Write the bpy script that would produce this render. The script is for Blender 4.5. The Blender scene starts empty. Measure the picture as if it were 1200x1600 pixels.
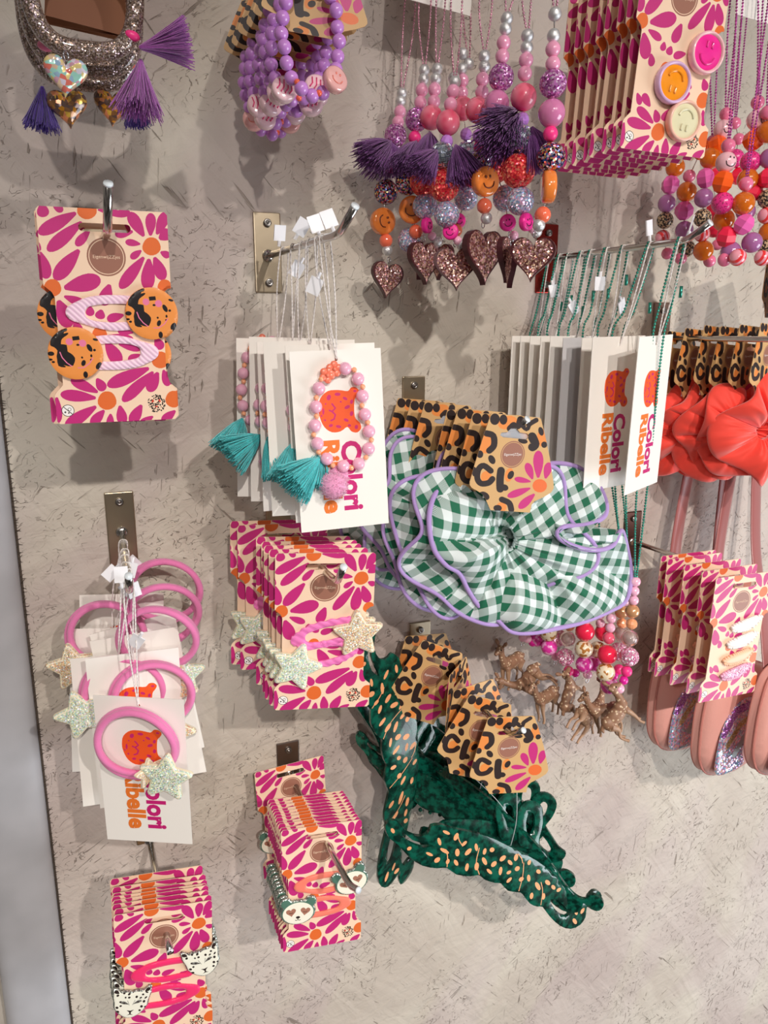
import bpy, math, random
import numpy as np
from mathutils import Vector, Matrix, Euler
from mathutils.geometry import delaunay_2d_cdt

# ------------------------------------------------------------------ camera, light, exposure
C = bpy.context.scene
COL = C.collection
rad = math.radians
D = 0.60                                   # distance of the lens from the wall (m)
PITCH, YAW, FPX = 0.23309, 0.39212, 1200.0
cam = bpy.data.objects.new('camera', bpy.data.cameras.new('camera'))
COL.objects.link(cam)
cam.location = (0, -D, 0)
cam.rotation_euler = (math.pi / 2 - PITCH, 0, -YAW)
cam.data.sensor_fit = 'HORIZONTAL'
cam.data.sensor_width = 36.0
cam.data.lens = FPX / 1200.0 * 36.0
cam.data.clip_start = 0.01
C.camera = cam

C.view_settings.view_transform = 'Standard'
C.view_settings.look = 'None'
C.view_settings.gamma = 1.0
C.view_settings.exposure = -0.13
try:
    C.view_settings.use_curve_mapping = False
except Exception:
    pass

W = bpy.data.worlds.new('shop_light')
C.world = W
W.use_nodes = True
_wn = W.node_tree; _tc = _wn.nodes.new('ShaderNodeTexCoord'); _sz = _wn.nodes.new('ShaderNodeSeparateXYZ'); _wr = _wn.nodes.new('ShaderNodeValToRGB')
_wn.links.new(_tc.outputs['Generated'], _sz.inputs[0]); _ma = _wn.nodes.new('ShaderNodeMath'); _ma.operation = 'MULTIPLY_ADD'; _ma.inputs[1].default_value = .5; _ma.inputs[2].default_value = .5
_wn.links.new(_sz.outputs[2], _ma.inputs[0]); _wn.links.new(_ma.outputs[0], _wr.inputs[0])
_e = _wr.color_ramp.elements; _e[0].position = .15; _e[0].color = (.42, .37, .34, 1); _e[1].position = .9; _e[1].color = (1.5, 1.4, 1.3, 1)
_q = _e.new(.48); _q.color = (.55, .50, .47, 1); _q = _e.new(.60); _q.color = (1.15, 1.05, .98, 1)
# noise patches of light and dark, added for metal and glitter to reflect
_wv = _wn.nodes.new('ShaderNodeTexNoise'); _wv.inputs['Scale'].default_value = 3.2; _wv.inputs['Detail'].default_value = 1; _wn.links.new(_tc.outputs['Generated'], _wv.inputs[0])
_w3 = _wn.nodes.new('ShaderNodeValToRGB'); _w3.color_ramp.elements[0].position = .42; _w3.color_ramp.elements[0].color = (.35, .33, .32, 1); _w3.color_ramp.elements[1].position = .62; _w3.color_ramp.elements[1].color = (2.0, 1.95, 1.9, 1)
_wm = _wn.nodes.new('ShaderNodeMixRGB'); _wm.blend_type = 'MULTIPLY'; _wm.inputs[0].default_value = 1
_wn.links.new(_wv.outputs['Fac'], _w3.inputs[0]); _wn.links.new(_wr.outputs[0], _wm.inputs[1]); _wn.links.new(_w3.outputs[0], _wm.inputs[2]); _wn.links.new(_wm.outputs[0], _wn.nodes['Background'].inputs[0])
W.node_tree.nodes['Background'].inputs[1].default_value = 0.17

def spot(name, loc, aim, power, size=70, blend=0.8, rr=0.02, col=(1, .93, .86)):
    l = bpy.data.lights.new(name, 'SPOT')
    l.energy = power; l.spot_size = rad(size); l.spot_blend = blend
    l.shadow_soft_size = rr; l.color = col
    o = bpy.data.objects.new(name, l); COL.objects.link(o)
    o.location = loc
    o.rotation_euler = (Vector(aim) - Vector(loc)).to_track_quat('-Z', 'Y').to_euler()
    return o
AIM = (0.66, 0, -1.15)
spot('ceiling_spot', (-0.13, -2.00, 0.90), AIM, 105, 74, 1.0, 0.022, (1, .93, .87))
spot('ceiling_spot', (0.50, -2.00, 0.88), AIM, 105, 74, 1.0, 0.022, (1, .93, .88))
spot('ceiling_spot', (-0.52, -1.95, 0.32), AIM, 26, 74, 1.0, 0.03, (1, .95, .9))
# cool soft light added low on the right, its source unseen
la = bpy.data.lights.new('cool_area_light', 'AREA'); la.energy = 34; la.size = 1.2; la.color = (.88, .94, 1)
lo = bpy.data.objects.new('cool_area_light', la); COL.objects.link(lo); lo.location = (1.9, -1.3, -1.0)
lo.rotation_euler = (Vector((.75, 0, -.85)) - Vector(lo.location)).to_track_quat('-Z', 'Y').to_euler()

# ------------------------------------------------------------------ helpers
_f = Vector((math.sin(YAW) * math.cos(PITCH), math.cos(YAW) * math.cos(PITCH), -math.sin(PITCH)))
_r = Vector((math.cos(YAW), -math.sin(YAW), 0))
_u = _r.cross(_f)
def at(px, py, d=0.0):
    """the place in the room seen at a point of the photograph, d metres in front of the wall"""
    v = _f + _r * ((px - 600) / FPX) - _u * ((py - 800) / FPX)
    return Vector((0, -D, 0)) + v * ((D - d) / v.y)

def lin(h):
    h = h.lstrip('#')
    out = []
    for i in (0, 2, 4):
        c = int(h[i:i + 2], 16) / 255
        out.append(c / 12.92 if c <= .04045 else ((c + .055) / 1.055) ** 2.4)
    return tuple(out) + (1,)

MATS = {}
def mat(name, col='#808080', rough=.6, metal=0, coat=0, trans=0, ior=1.45, spec=.5, sheen=0, bump=0, bscale=400, alpha=1, sub=0, vary=0, vscale=60):
    if name in MATS: return MATS[name]
    m = bpy.data.materials.new(name); m.use_nodes = True
    nt = m.node_tree; b = nt.nodes['Principled BSDF']
    b.inputs['Base Color'].default_value = lin(col)
    b.inputs['Roughness'].default_value = rough
    b.inputs['Metallic'].default_value = metal
    b.inputs['Coat Weight'].default_value = coat
    b.inputs['Coat Roughness'].default_value = .08
    b.inputs['Transmission Weight'].default_value = trans
    b.inputs['IOR'].default_value = ior
    b.inputs['Specular IOR Level'].default_value = spec
    b.inputs['Sheen Weight'].default_value = sheen
    b.inputs['Alpha'].default_value = alpha
    if sub:
        b.inputs['Subsurface Weight'].default_value = sub
        b.inputs['Subsurface Radius'].default_value = (.004, .002, .002)
        b.inputs['Subsurface Scale'].default_value = 1
    if bump:
        n = nt.nodes.new('ShaderNodeTexNoise'); n.inputs['Scale'].default_value = bscale; n.inputs['Detail'].default_value = 4
        tc = nt.nodes.new('ShaderNodeTexCoord'); nt.links.new(tc.outputs['Object'], n.inputs['Vector'])
        bp = nt.nodes.new('ShaderNodeBump'); bp.inputs['Strength'].default_value = bump; bp.inputs['Distance'].default_value = .001
        nt.links.new(n.outputs['Fac'], bp.inputs['Height']); nt.links.new(bp.outputs[0], b.inputs['Normal'])
    if vary:
        n = nt.nodes.new('ShaderNodeTexNoise'); n.inputs['Scale'].default_value = vscale; n.inputs['Detail'].default_value = 2
        tc = nt.nodes.new('ShaderNodeTexCoord'); nt.links.new(tc.outputs['Object'], n.inputs['Vector'])
        mx = nt.nodes.new('ShaderNodeMixRGB'); mx.blend_type = 'MULTIPLY'
        cr = nt.nodes.new('ShaderNodeValToRGB')
        cr.color_ramp.elements[0].position = .35; cr.color_ramp.elements[0].color = (1 - vary, 1 - vary, 1 - vary, 1)
        cr.color_ramp.elements[1].position = .65; cr.color_ramp.elements[1].color = (1, 1, 1, 1)
        nt.links.new(n.outputs['Fac'], cr.inputs[0]); mx.inputs[0].default_value = 1
        mx.inputs[1].default_value = lin(col); nt.links.new(cr.outputs[0], mx.inputs[2])
        nt.links.new(mx.outputs[0], b.inputs['Base Color'])
    MATS[name] = m
    return m

def glitter(name, cols, scale=1400, metal=.75, rough=.28, coat=0, bump=1.0):
    """flakes of several colours, each flake tilted its own way"""
    if name in MATS: return MATS[name]
    m = bpy.data.materials.new(name); m.use_nodes = True
    nt = m.node_tree; b = nt.nodes['Principled BSDF']; N = nt.nodes.new; L = nt.links.new
    tc = N('ShaderNodeTexCoord')
    v = N('ShaderNodeTexVoronoi'); v.inputs['Scale'].default_value = scale
    L(tc.outputs['Object'], v.inputs['Vector'])
    sp = N('ShaderNodeSeparateColor'); L(v.outputs['Color'], sp.inputs[0])
    cr = N('ShaderNodeValToRGB'); cr.color_ramp.interpolation = 'CONSTANT'
    el = cr.color_ramp.elements
    while len(el) < len(cols): el.new(.5)
    for i, c in enumerate(cols):
        el[i].position = i / len(cols)
    for i, c in enumerate(cols):
        el[i].color = lin(c)
    L(sp.outputs[0], cr.inputs[0]); L(cr.outputs[0], b.inputs['Base Color'])
    # flake normals
    sub = N('ShaderNodeVectorMath'); sub.operation = 'SUBTRACT'; L(v.outputs['Color'], sub.inputs[0]); sub.inputs[1].default_value = (.5, .5, .5)
    sc = N('ShaderNodeVectorMath'); sc.operation = 'SCALE'; sc.inputs['Scale'].default_value = bump; L(sub.outputs[0], sc.inputs[0])
    ge = N('ShaderNodeNewGeometry')
    ad = N('ShaderNodeVectorMath'); ad.operation = 'ADD'; L(ge.outputs['Normal'], ad.inputs[0]); L(sc.outputs[0], ad.inputs[1])
    nm = N('ShaderNodeVectorMath'); nm.operation = 'NORMALIZE'; L(ad.outputs[0], nm.inputs[0])
    L(nm.outputs[0], b.inputs['Normal'])
    b.inputs['Metallic'].default_value = metal; b.inputs['Roughness'].default_value = rough
    b.inputs['Coat Weight'].default_value = coat; b.inputs['Coat Roughness'].default_value = .05
    MATS[name] = m
    return m

def blotch(name, base, spot_, scale=300, lo=.42, hi=.46, rough=.25, coat=.4, trans=0):
    """two-colour marbled or spotted plastic"""
    if name in MATS: return MATS[name]
    m = bpy.data.materials.new(name); m.use_nodes = True
    nt = m.node_tree; b = nt.nodes['Principled BSDF']; N = nt.nodes.new; L = nt.links.new
    tc = N('ShaderNodeTexCoord'); n = N('ShaderNodeTexNoise'); n.inputs['Scale'].default_value = scale; n.inputs['Detail'].default_value = 1
    L(tc.outputs['Object'], n.inputs['Vector'])
    cr = N('ShaderNodeValToRGB'); e = cr.color_ramp.elements
    e[0].position = lo; e[0].color = lin(spot_); e[1].position = hi; e[1].color = lin(base)
    L(n.outputs['Fac'], cr.inputs[0]); L(cr.outputs[0], b.inputs['Base Color'])
    b.inputs['Roughness'].default_value = rough; b.inputs['Coat Weight'].default_value = coat
    b.inputs['Transmission Weight'].default_value = trans
    MATS[name] = m
    return m

class MB:
    """collects shapes into one mesh"""
    def __init__(s): s.v = []; s.f = []; s.m = []; s.uv = None
    def add(s, vs, fs, mi=0):
        o = len(s.v); s.v += [tuple(x) for x in vs]
        s.f += [tuple(i + o for i in f) for f in fs]; s.m += [mi] * len(fs)
    def sphere(s, c, r, n=12, k=8, mi=0, sx=1, sy=1, sz=1, M=None):
        vs = [(0, 0, 1)]
        for i in range(1, k):
            t = math.pi * i / k
            for j in range(n):
                p = 2 * math.pi * j / n
                vs.append((math.sin(t) * math.cos(p), math.sin(t) * math.sin(p), math.cos(t)))
        vs.append((0, 0, -1)); fs = []
        for j in range(n):
            fs.append((0, 1 + j, 1 + (j + 1) % n))
            for i in range(k - 2):
                a = 1 + i * n; b = a + n
                fs.append((a + j, b + j, b + (j + 1) % n, a + (j + 1) % n))
            a = 1 + (k - 2) * n
            fs.append((a + j, len(vs) - 1, a + (j + 1) % n))
        P = []
        for x, y, z in vs:
            q = Vector((x * r * sx, y * r * sy, z * r * sz))
            if M is not None: q = M @ q
            P.append(q + Vector(c))
        s.add(P, fs, mi)
    def tube(s, pts, r, n=8, mi=0, closed=False, cap=True, flat=1.0):
        pts = [Vector(p) for p in pts]; N = len(pts)
        rs = r if isinstance(r, (list, tuple)) else [r] * N
        up = None; rings = []
        for i, p in enumerate(pts):
            if closed: t = pts[(i + 1) % N] - pts[i - 1]
            else: t = pts[min(i + 1, N - 1)] - pts[max(i - 1, 0)]
            if t.length < 1e-9: t = Vector((0, 0, 1))
            t.normalize()
            if up is None:
                up = Vector((0, -1, 0)) if abs(t.y) < .9 else Vector((1, 0, 0))
            up = (up - t * up.dot(t))
            if up.length < 1e-6: up = t.orthogonal()
            up.normalize(); sd = t.cross(up)
            rings.append([p + (up * math.cos(a) * flat + sd * math.sin(a)) * rs[i] for a in (2 * math.pi * j / n for j in range(n))])
        vs = [q for rg in rings for q in rg]; fs = []
        for i in range(N if closed else N - 1):
            a = i * n; b = ((i + 1) % N) * n
            for j in range(n):
                fs.append((a + j, a + (j + 1) % n, b + (j + 1) % n, b + j))
        if cap and not closed:
            fs.append(tuple(range(n))[::-1]); fs.append(tuple(range((N - 1) * n, N * n)))
        s.add(vs, fs, mi)
    def box(s, c, sz, mi=0, M=None):
        x, y, z = [q / 2 for q in sz]
        vs = [Vector((a * x, b * y, e * z)) for a in (-1, 1) for b in (-1, 1) for e in (-1, 1)]
        if M is not None: vs = [M @ v for v in vs]
        vs = [v + Vector(c) for v in vs]
        s.add(vs, [(0, 1, 3, 2), (4, 6, 7, 5), (0, 4, 5, 1), (2, 3, 7, 6), (0, 2, 6, 4), (1, 5, 7, 3)], mi)
    def lathe(s, prof, n=32, mi=0, M=None, mis=None):
        """prof: (radius, y) pairs turned about the y axis"""
        vs = []; k = len(prof)
        for j in range(n):
            a = 2 * math.pi * j / n
            for r, y in prof: vs.append(Vector((r * math.cos(a), y, r * math.sin(a))))
        if M is not None: vs = [M @ v for v in vs]
        o = len(s.v); s.v += [tuple(v) for v in vs]
        for j in range(n):
            for i in range(k - 1):
                s.f.append((o + j * k + i, o + j * k + i + 1, o + ((j + 1) % n) * k + i + 1, o + ((j + 1) % n) * k + i))
                s.m.append(mis[i] if mis else mi)
    def mesh(s, name, mats, smooth=True):
        me = bpy.data.meshes.new(name)
        me.from_pydata(s.v, [], s.f)
        for m in (mats if isinstance(mats, (list, tuple)) else [mats]): me.materials.append(m)
        me.polygons.foreach_set('material_index', s.m)
        me.polygons.foreach_set('use_smooth', [smooth] * len(s.f))
        me.validate(); me.update()
        return me

def auto_smooth(me, ang=35):
    """flat where faces meet sharply"""
    import bmesh
    bm = bmesh.new(); bm.from_mesh(me)
    for e in bm.edges:
        if len(e.link_faces) == 2:
            e.smooth = e.calc_face_angle(0) < rad(ang)
    bm.to_mesh(me); bm.free()
    return me

def part(name, me, parent=None, loc=(0, 0, 0), rot=(0, 0, 0), sc=1, label=None, kind=None):
    o = bpy.data.objects.new(name, me); COL.objects.link(o)
    if parent is not None: o.parent = parent
    o.location = loc; o.rotation_euler = rot
    o.scale = sc if isinstance(sc, (tuple, list)) else (sc, sc, sc)
    if label: o['label'] = label
    if kind: o['kind'] = kind
    return o
def thing(name, label, cat, loc=(0, 0, 0), rot=(0, 0, 0), group=None, me=None):
    o = bpy.data.objects.new(name, me); COL.objects.link(o)
    o.location = loc; o.rotation_euler = rot
    o['label'] = label; o['category'] = cat
    if group: o['group'] = group
    return o
def struct(name, me, loc=(0, 0, 0)):
    o = bpy.data.objects.new(name, me); COL.objects.link(o); o.location = loc; o['kind'] = 'structure'
    return o
ORD = ['frontmost', 'second', 'third', 'fourth', 'fifth', 'sixth', 'seventh', 'eighth', 'ninth', 'tenth', 'eleventh', 'twelfth', 'thirteenth', 'fourteenth']
def nth(i, n):
    if i == 0: return 'frontmost'
    if i == n - 1: return 'rearmost'
    return ORD[i] + ' from the front'

# ---- 2D shapes (mm, x right, y up)
def homog(src, dst):
    A = []
    for (x, y), (u, v) in zip(src, dst):
        A.append([x, y, 1, 0, 0, 0, -u * x, -u * y, -u]); A.append([0, 0, 0, x, y, 1, -v * x, -v * y, -v])
    _, _, V = np.linalg.svd(np.array(A, float)); H = V[-1].reshape(3, 3)
    def f(x, y):
        q = H @ np.array([x, y, 1.0]); return (q[0] / q[2], q[1] / q[2])
    return f
def circle(cx, cy, r, n=24, ry=None, a=0):
    ry = ry or r
    o = []
    for i in range(n):
        t = 2 * math.pi * i / n; x, y = r * math.cos(t), ry * math.sin(t)
        o.append((cx + x * math.cos(a) - y * math.sin(a), cy + x * math.sin(a) + y * math.cos(a)))
    return o
def petal(x0, y0, x1, y1, w, n=11, f=lambda x, y: (x, y)):
    """leaf shape, narrow at the first end and round at the second"""
    dx, dy = x1 - x0, y1 - y0; L = math.hypot(dx, dy) or 1; dx /= L; dy /= L
    top = []; bot = []
    for i in range(n + 1):
        t = i / n
        tt = .5 - .5 * math.cos(math.pi * t)
        h = 0 if not 0 < tt < 1 else w / 2 * ((.20 + .80 * math.sin(math.pi / 2 * tt / .64)) if tt < .64 else math.sqrt(1 - ((tt - .64) / .36) ** 2))
        px, py = x0 + dx * L * tt, y0 + dy * L * tt
        top.append(f(px - dy * h, py + dx * h)); bot.append(f(px + dy * h, py - dx * h))
    return top + bot[-2:0:-1]
def fat(pts, w, n=6, f=lambda x, y: (x, y)):
    """rounded stroke along points"""
    P = [Vector(p).to_2d() for p in pts]; ws = w if isinstance(w, (list, tuple)) else [w] * len(P)
    l = []; r = []
    for i, p in enumerate(P):
        t = (P[min(i + 1, len(P) - 1)] - P[max(i - 1, 0)]).normalized(); nn = Vector((-t.y, t.x))
        l.append(p + nn * ws[i] / 2); r.append(p - nn * ws[i] / 2)
    def capp(c, t, w0):
        a0 = math.atan2(t.y, t.x) + math.pi / 2
        return [c + Vector((math.cos(a0 - math.pi * k / n), math.sin(a0 - math.pi * k / n))) * w0 / 2 for k in range(1, n)]
    e = capp(P[-1], (P[-1] - P[-2]).normalized(), ws[-1]); s0 = capp(P[0], (P[0] - P[1]).normalized(), ws[0])
    return [f(q.x, q.y) for q in l + e + r[::-1] + s0]
def smooth_poly(pts, k=4):
    """closed Catmull-Rom through points"""
    n = len(pts); o = []
    for i in range(n):
        p0, p1, p2, p3 = [Vector(pts[(i + j) % n]).to_2d() for j in (-1, 0, 1, 2)]
        for s in range(k):
            t = s / k
            q = .5 * ((2 * p1) + (p2 - p0) * t + (2 * p0 - 5 * p1 + 4 * p2 - p3) * t * t + (-p0 + 3 * p1 - 3 * p2 + p3) * t ** 3)
            o.append((q.x, q.y))
    return o
def spline(pts, k=6):
    P = [Vector(p) for p in pts]; n = len(P); o = []
    for i in range(n - 1):
        p0, p1, p2, p3 = P[max(i - 1, 0)], P[i], P[i + 1], P[min(i + 2, n - 1)]
        for s in range(k):
            t = s / k
            o.append(.5 * ((2 * p1) + (p2 - p0) * t + (2 * p0 - 5 * p1 + 4 * p2 - p3) * t * t + (-p0 + 3 * p1 - 3 * p2 + p3) * t ** 3))
    o.append(P[-1]); return o

def slab(name, outline, holes, regions, mats, t=.6, dome=0, domew=4, grid=0, back=0, side=None, bend=None, extra=None):
    """a flat or padded piece cut to an outline; regions = [(polygon, material index)] are printed on its front. All in mm, result in m"""
    vs = []; fs = []
    def addp(p):
        if sum(p[i][0] * p[(i + 1) % len(p)][1] - p[(i + 1) % len(p)][0] * p[i][1] for i in range(len(p))) < 0: p = p[::-1]
        o = len(vs); vs.extend([Vector(q[:2]) for q in p]); fs.append(list(range(o, o + len(p))))
    addp(outline)
    for h in holes: addp(h)
    for p, _ in regions: addp(p)
    rings = [outline] + list(holes)
    if grid:
        xs = [p[0] for p in outline]; ys = [p[1] for p in outline]
        y = min(ys) + grid / 2; k = 0
        while y < max(ys):
            x = min(xs) + (grid / 2 if k % 2 else 0)
            while x < max(xs): vs.append(Vector((x, y))); x += grid
            y += grid * .87; k += 1
    V2, E2, F2, _, _, OF = delaunay_2d_cdt(vs, [], fs, 1, 1e-4, True)
    nh = len(holes); keep = []; ids = []
    for f, of in zip(F2, OF):
        if 0 not in of: continue
        if any(1 <= q <= nh for q in of): continue
        rr = [q for q in of if q > nh]
        keep.append(tuple(f)); ids.append(regions[max(rr) - nh - 1][1] if rr else 0)
    segs = []
    if dome:
        for rg in rings:
            for i in range(len(rg)): segs.append((rg[i][0], rg[i][1], rg[(i + 1) % len(rg)][0], rg[(i + 1) % len(rg)][1]))
        S = np.array(segs, float); A = S[:, :2]; B = S[:, 2:] - A; BB = (B ** 2).sum(1) + 1e-12
        def dist(x, y):
            q = np.array([x, y]) - A; tt = np.clip((q * B).sum(1) / BB, 0, 1)
            return math.sqrt((((q - B * tt[:, None]) ** 2).sum(1)).min())
    used = sorted({i for f in keep for i in f}); mp = {i: k for k, i in enumerate(used)}
    mb = MB(); front = []; bk = []
    for i in used:
        x, y = V2[i]
        z = t / 2
        zb = t / 2
        if dome:
            d = min(1, dist(x, y) / domew); z += dome * math.sqrt(max(0, 1 - (1 - d) ** 2))
        b = bend(x, y) if bend else 0
        front.append((x / 1000, -(z + b) / 1000, y / 1000)); bk.append((x / 1000, (zb - b) / 1000, y / 1000))
    n = len(front)
    fr = []
    for f in keep:
        g = [mp[i] for i in f]
        a = sum(front[g[i]][0] * front[g[(i + 1) % len(g)]][2] - front[g[(i + 1) % len(g)]][0] * front[g[i]][2] for i in range(len(g)))
        fr.append(tuple(g) if a > 0 else tuple(g[::-1]))
    mb.v = front + bk
    mb.f = list(fr); mb.m = list(ids)
    mb.f += [tuple(i + n for i in f[::-1]) for f in fr]; mb.m += [back] * len(fr)
    cnt = {}
    for f in fr:
        for i in range(len(f)):
            a, b = f[i], f[(i + 1) % len(f)]; cnt[(a, b)] = 1
    sd = back if side is None else side
    for (a, b) in list(cnt):
        if (b, a) not in cnt:
            mb.f.append((b, a, a + n, b + n)); mb.m.append(sd)
    if extra: extra(mb, n)
    me = mb.mesh(name, mats, smooth=bool(dome))
    if dome: auto_smooth(me, 50)
    return me

_tc = {}
def text2d(s, size, off=0):
    """flat outline letters as (verts, faces), mm, centred"""
    if (s, size, off) in _tc: return _tc[(s, size, off)]
    cu = bpy.data.curves.new('letters', 'FONT'); cu.body = s; cu.size = size; cu.offset = off; cu.resolution_u = 3
    cu.align_x = 'CENTER'; cu.align_y = 'CENTER'
    o = bpy.data.objects.new('letters', cu); COL.objects.link(o)
    dg = bpy.context.evaluated_depsgraph_get(); me = o.evaluated_get(dg).to_mesh()
    r = ([(v.co.x, v.co.y) for v in me.vertices], [tuple(p.vertices) for p in me.polygons])
    o.evaluated_get(dg).to_mesh_clear(); bpy.data.objects.remove(o); bpy.data.curves.remove(cu)
    _tc[(s, size, off)] = r
    return r
def put_text(mb, s, size, cx, cy, mi, y, rot=0, off=0, length=None, height=None):
    v, f = text2d(s, size, off)
    if length:
        k = length / (max(a for a, b in v) - min(a for a, b in v))
    else: k = 1
    ky = k if not height else height / (max(b for a, b in v) - min(b for a, b in v))
    c, sn = math.cos(rot), math.sin(rot)
    mb.add([((cx + x * k * c - yy * ky * sn) / 1000, y / 1000, (cy + x * k * sn + yy * ky * c) / 1000) for x, yy in v], f, mi)

# ------------------------------------------------------------------ the wall, the post
def wall_material():
    m = bpy.data.materials.new('trowelled_plaster'); m.use_nodes = True
    nt = m.node_tree; b = nt.nodes['Principled BSDF']; N = nt.nodes.new; L = nt.links.new
    tc = N('ShaderNodeTexCoord')
    def noise(scale, rz=0, sx=1, sz=1, detail=4, dist=0):
        mp = N('ShaderNodeMapping'); mp.inputs['Rotation'].default_value = (0, rz, 0)
        mp2 = N('ShaderNodeMapping'); mp2.inputs['Scale'].default_value = (sx, 1, sz)
        L(tc.outputs['Object'], mp.inputs[0]); L(mp.outputs[0], mp2.inputs[0])
        n = N('ShaderNodeTexNoise'); n.inputs['Scale'].default_value = scale; n.inputs['Detail'].default_value = detail
        n.inputs['Distortion'].default_value = dist; L(mp2.outputs[0], n.inputs['Vector']); return n
    def ramp(src, a, b_, ca=(0, 0, 0, 1), cb=(1, 1, 1, 1)):
        r = N('ShaderNodeValToRGB'); e = r.color_ramp.elements
        e[0].position = a; e[0].color = ca; e[1].position = b_; e[1].color = cb
        L(src, r.inputs[0]); return r
    def math_(op, a, b_):
        q = N('ShaderNodeMath'); q.operation = op
        for i, z in enumerate((a, b_)):
            if isinstance(z, (int, float)): q.inputs[i].default_value = z
            else: L(z, q.inputs[i])
        return q
    big = noise(7, .5, 1, 1, 3, .6)
    r1 = ramp(big.outputs['Fac'], .40, .60, lin('#AF9E93'), lin('#C9BEB0'))
    big2 = noise(4.5, -.4, 1.6, .8, 2, .4)
    r2 = ramp(big2.outputs['Fac'], .48, .56, lin('#BFB3AF'), lin('#CAC4B6'))
    mx = N('ShaderNodeMixRGB'); mx.inputs[0].default_value = .5; L(r1.outputs[0], mx.inputs[1]); L(r2.outputs[0], mx.inputs[2])
    # thin dark scratches in two directions, only in some patches
    s1 = ramp(noise(300, .6, .10, 1.0, 3, .6).outputs['Fac'], .300, .345, (1, 1, 1, 1), (0, 0, 0, 1))
    s2 = ramp(noise(260, -.85, .10, 1.0, 3, .6).outputs['Fac'], .300, .345, (1, 1, 1, 1), (0, 0, 0, 1))
    s3 = ramp(noise(330, 1.45, .14, 1.0, 3, .6).outputs['Fac'], .305, .35, (1, 1, 1, 1), (0, 0, 0, 1))
    pm = ramp(noise(13, 0, 1, 1, 2).outputs['Fac'], .47, .60)
    pm2 = ramp(noise(11, 1, 1, 1, 2).outputs['Fac'], .48, .62)
    a1 = math_('MULTIPLY', s1.outputs[0], pm.outputs[0]); a2 = math_('MULTIPLY', s2.outputs[0], pm2.outputs[0])
    pm3 = ramp(noise(9, 2, 1, 1, 2).outputs['Fac'], .48, .6)
    a3 = math_('MULTIPLY', s3.outputs[0], pm3.outputs[0])
    sc = math_('MAXIMUM', math_('MAXIMUM', a1.outputs[0], a2.outputs[0]).outputs[0], a3.outputs[0])
    # broken curly flecks where the trowel skipped
    n1 = noise(95, .4, .7, 1.0, 3, 1.2); ab = math_('ABSOLUTE', math_('SUBTRACT', n1.outputs['Fac'], .5).outputs[0], 0)
    l1 = ramp(ab.outputs[0], .004, .012, (1, 1, 1, 1), (0, 0, 0, 1))
    k1 = ramp(noise(14, 2.2, 1, 1, 4).outputs['Fac'], .46, .54); k2 = ramp(noise(210, .9, .6, 1, 2).outputs['Fac'], .47, .55)
    fl = math_('MULTIPLY', math_('MULTIPLY', l1.outputs[0], k1.outputs[0]).outputs[0], k2.outputs[0])
    sc = math_('MAXIMUM', sc.outputs[0], fl.outputs[0])
    scm = math_('MULTIPLY', sc.outputs[0], .66)
    mx2 = N('ShaderNodeMixRGB'); L(scm.outputs[0], mx2.inputs[0]); L(mx.outputs[0], mx2.inputs[1]); mx2.inputs[2].default_value = lin('#6E5F52')
    L(mx2.outputs[0], b.inputs['Base Color']); b.inputs['Roughness'].default_value = .62
    b.inputs['Specular IOR Level'].default_value = .35
    t1 = noise(26, .6, .35, 1.6, 5, .8); t2 = noise(22, -.9, .4, 1.6, 5, .8)
    t3 = noise(70, .2, .5, 1.3, 4, 1.0)
    hh = math_('ADD', math_('ADD', t1.outputs['Fac'], t2.outputs['Fac']).outputs[0], math_('MULTIPLY', t3.outputs['Fac'], .45).outputs[0])
    hh2 = math_('SUBTRACT', hh.outputs[0], math_('MULTIPLY', sc.outputs[0], .35).outputs[0])
    bp = N('ShaderNodeBump'); bp.inputs['Strength'].default_value = .7; bp.inputs['Distance'].default_value = .004
    L(hh2.outputs[0], bp.inputs['Height']); L(bp.outputs[0], b.inputs['Normal'])
    return m
mb = MB()
mb.box((.53, .009, -.15), (1.14, .018, 1.9))
struct('wall_back', mb.mesh('wall_back', wall_material(), False))
# grey-white rounded post beside the panel and rough white wall beyond it
mb = MB()
prof = [(math.cos(a) * .024, math.sin(a) * .013) for a in [math.pi * 2 * k / 40 for k in range(40)]]
prof = [(math.copysign(abs(x / .024) ** .6 * .024, x), math.copysign(abs(y / .013) ** .8 * .013, y)) for x, y in prof]
zs = [(-1.1 + 1.9 * k / 30) for k in range(31)]
random.seed(5)
vs = [(-.0655 + x, .002 + y, z) for z in zs for x, y in prof]
fs = [(i * 40 + j, i * 40 + (j + 1) % 40, (i + 1) * 40 + (j + 1) % 40, (i + 1) * 40 + j) for i in range(30) for j in range(40)]
mb.add(vs, fs)
struct('trim_1', mb.mesh('trim', mat('painted_post', '#B4B4B8', .5, bump=.25, bscale=60, vary=.14, vscale=25)))
mb = MB(); mb.box((-.40, .02, -.15), (.64, .018, 1.9))
struct('wall_left', mb.mesh('wall_left', mat('rough_white_plaster', '#C0B9AE', .8, bump=.9, bscale=90, vary=.12, vscale=40), False))
# frayed dark edge between panel and post
mb = MB(); random.seed(9)
zz = -.62
while zz < .25:
    h = random.uniform(.002, .006)
    mb.tube([(-.0415, -.001, zz), (-.0402 + random.uniform(.0005, .0030), -.0012, zz + h * random.uniform(-.5, .9))], [.0004, .0001], 5)
    zz += h * .7
mb.box((-.0408, -.0003, -.15), (.0016, .0012, 1.8))
struct('trim_2', mb.mesh('frayed_edge', mat('frayed_fibre', '#4A3F36', .9)))

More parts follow.
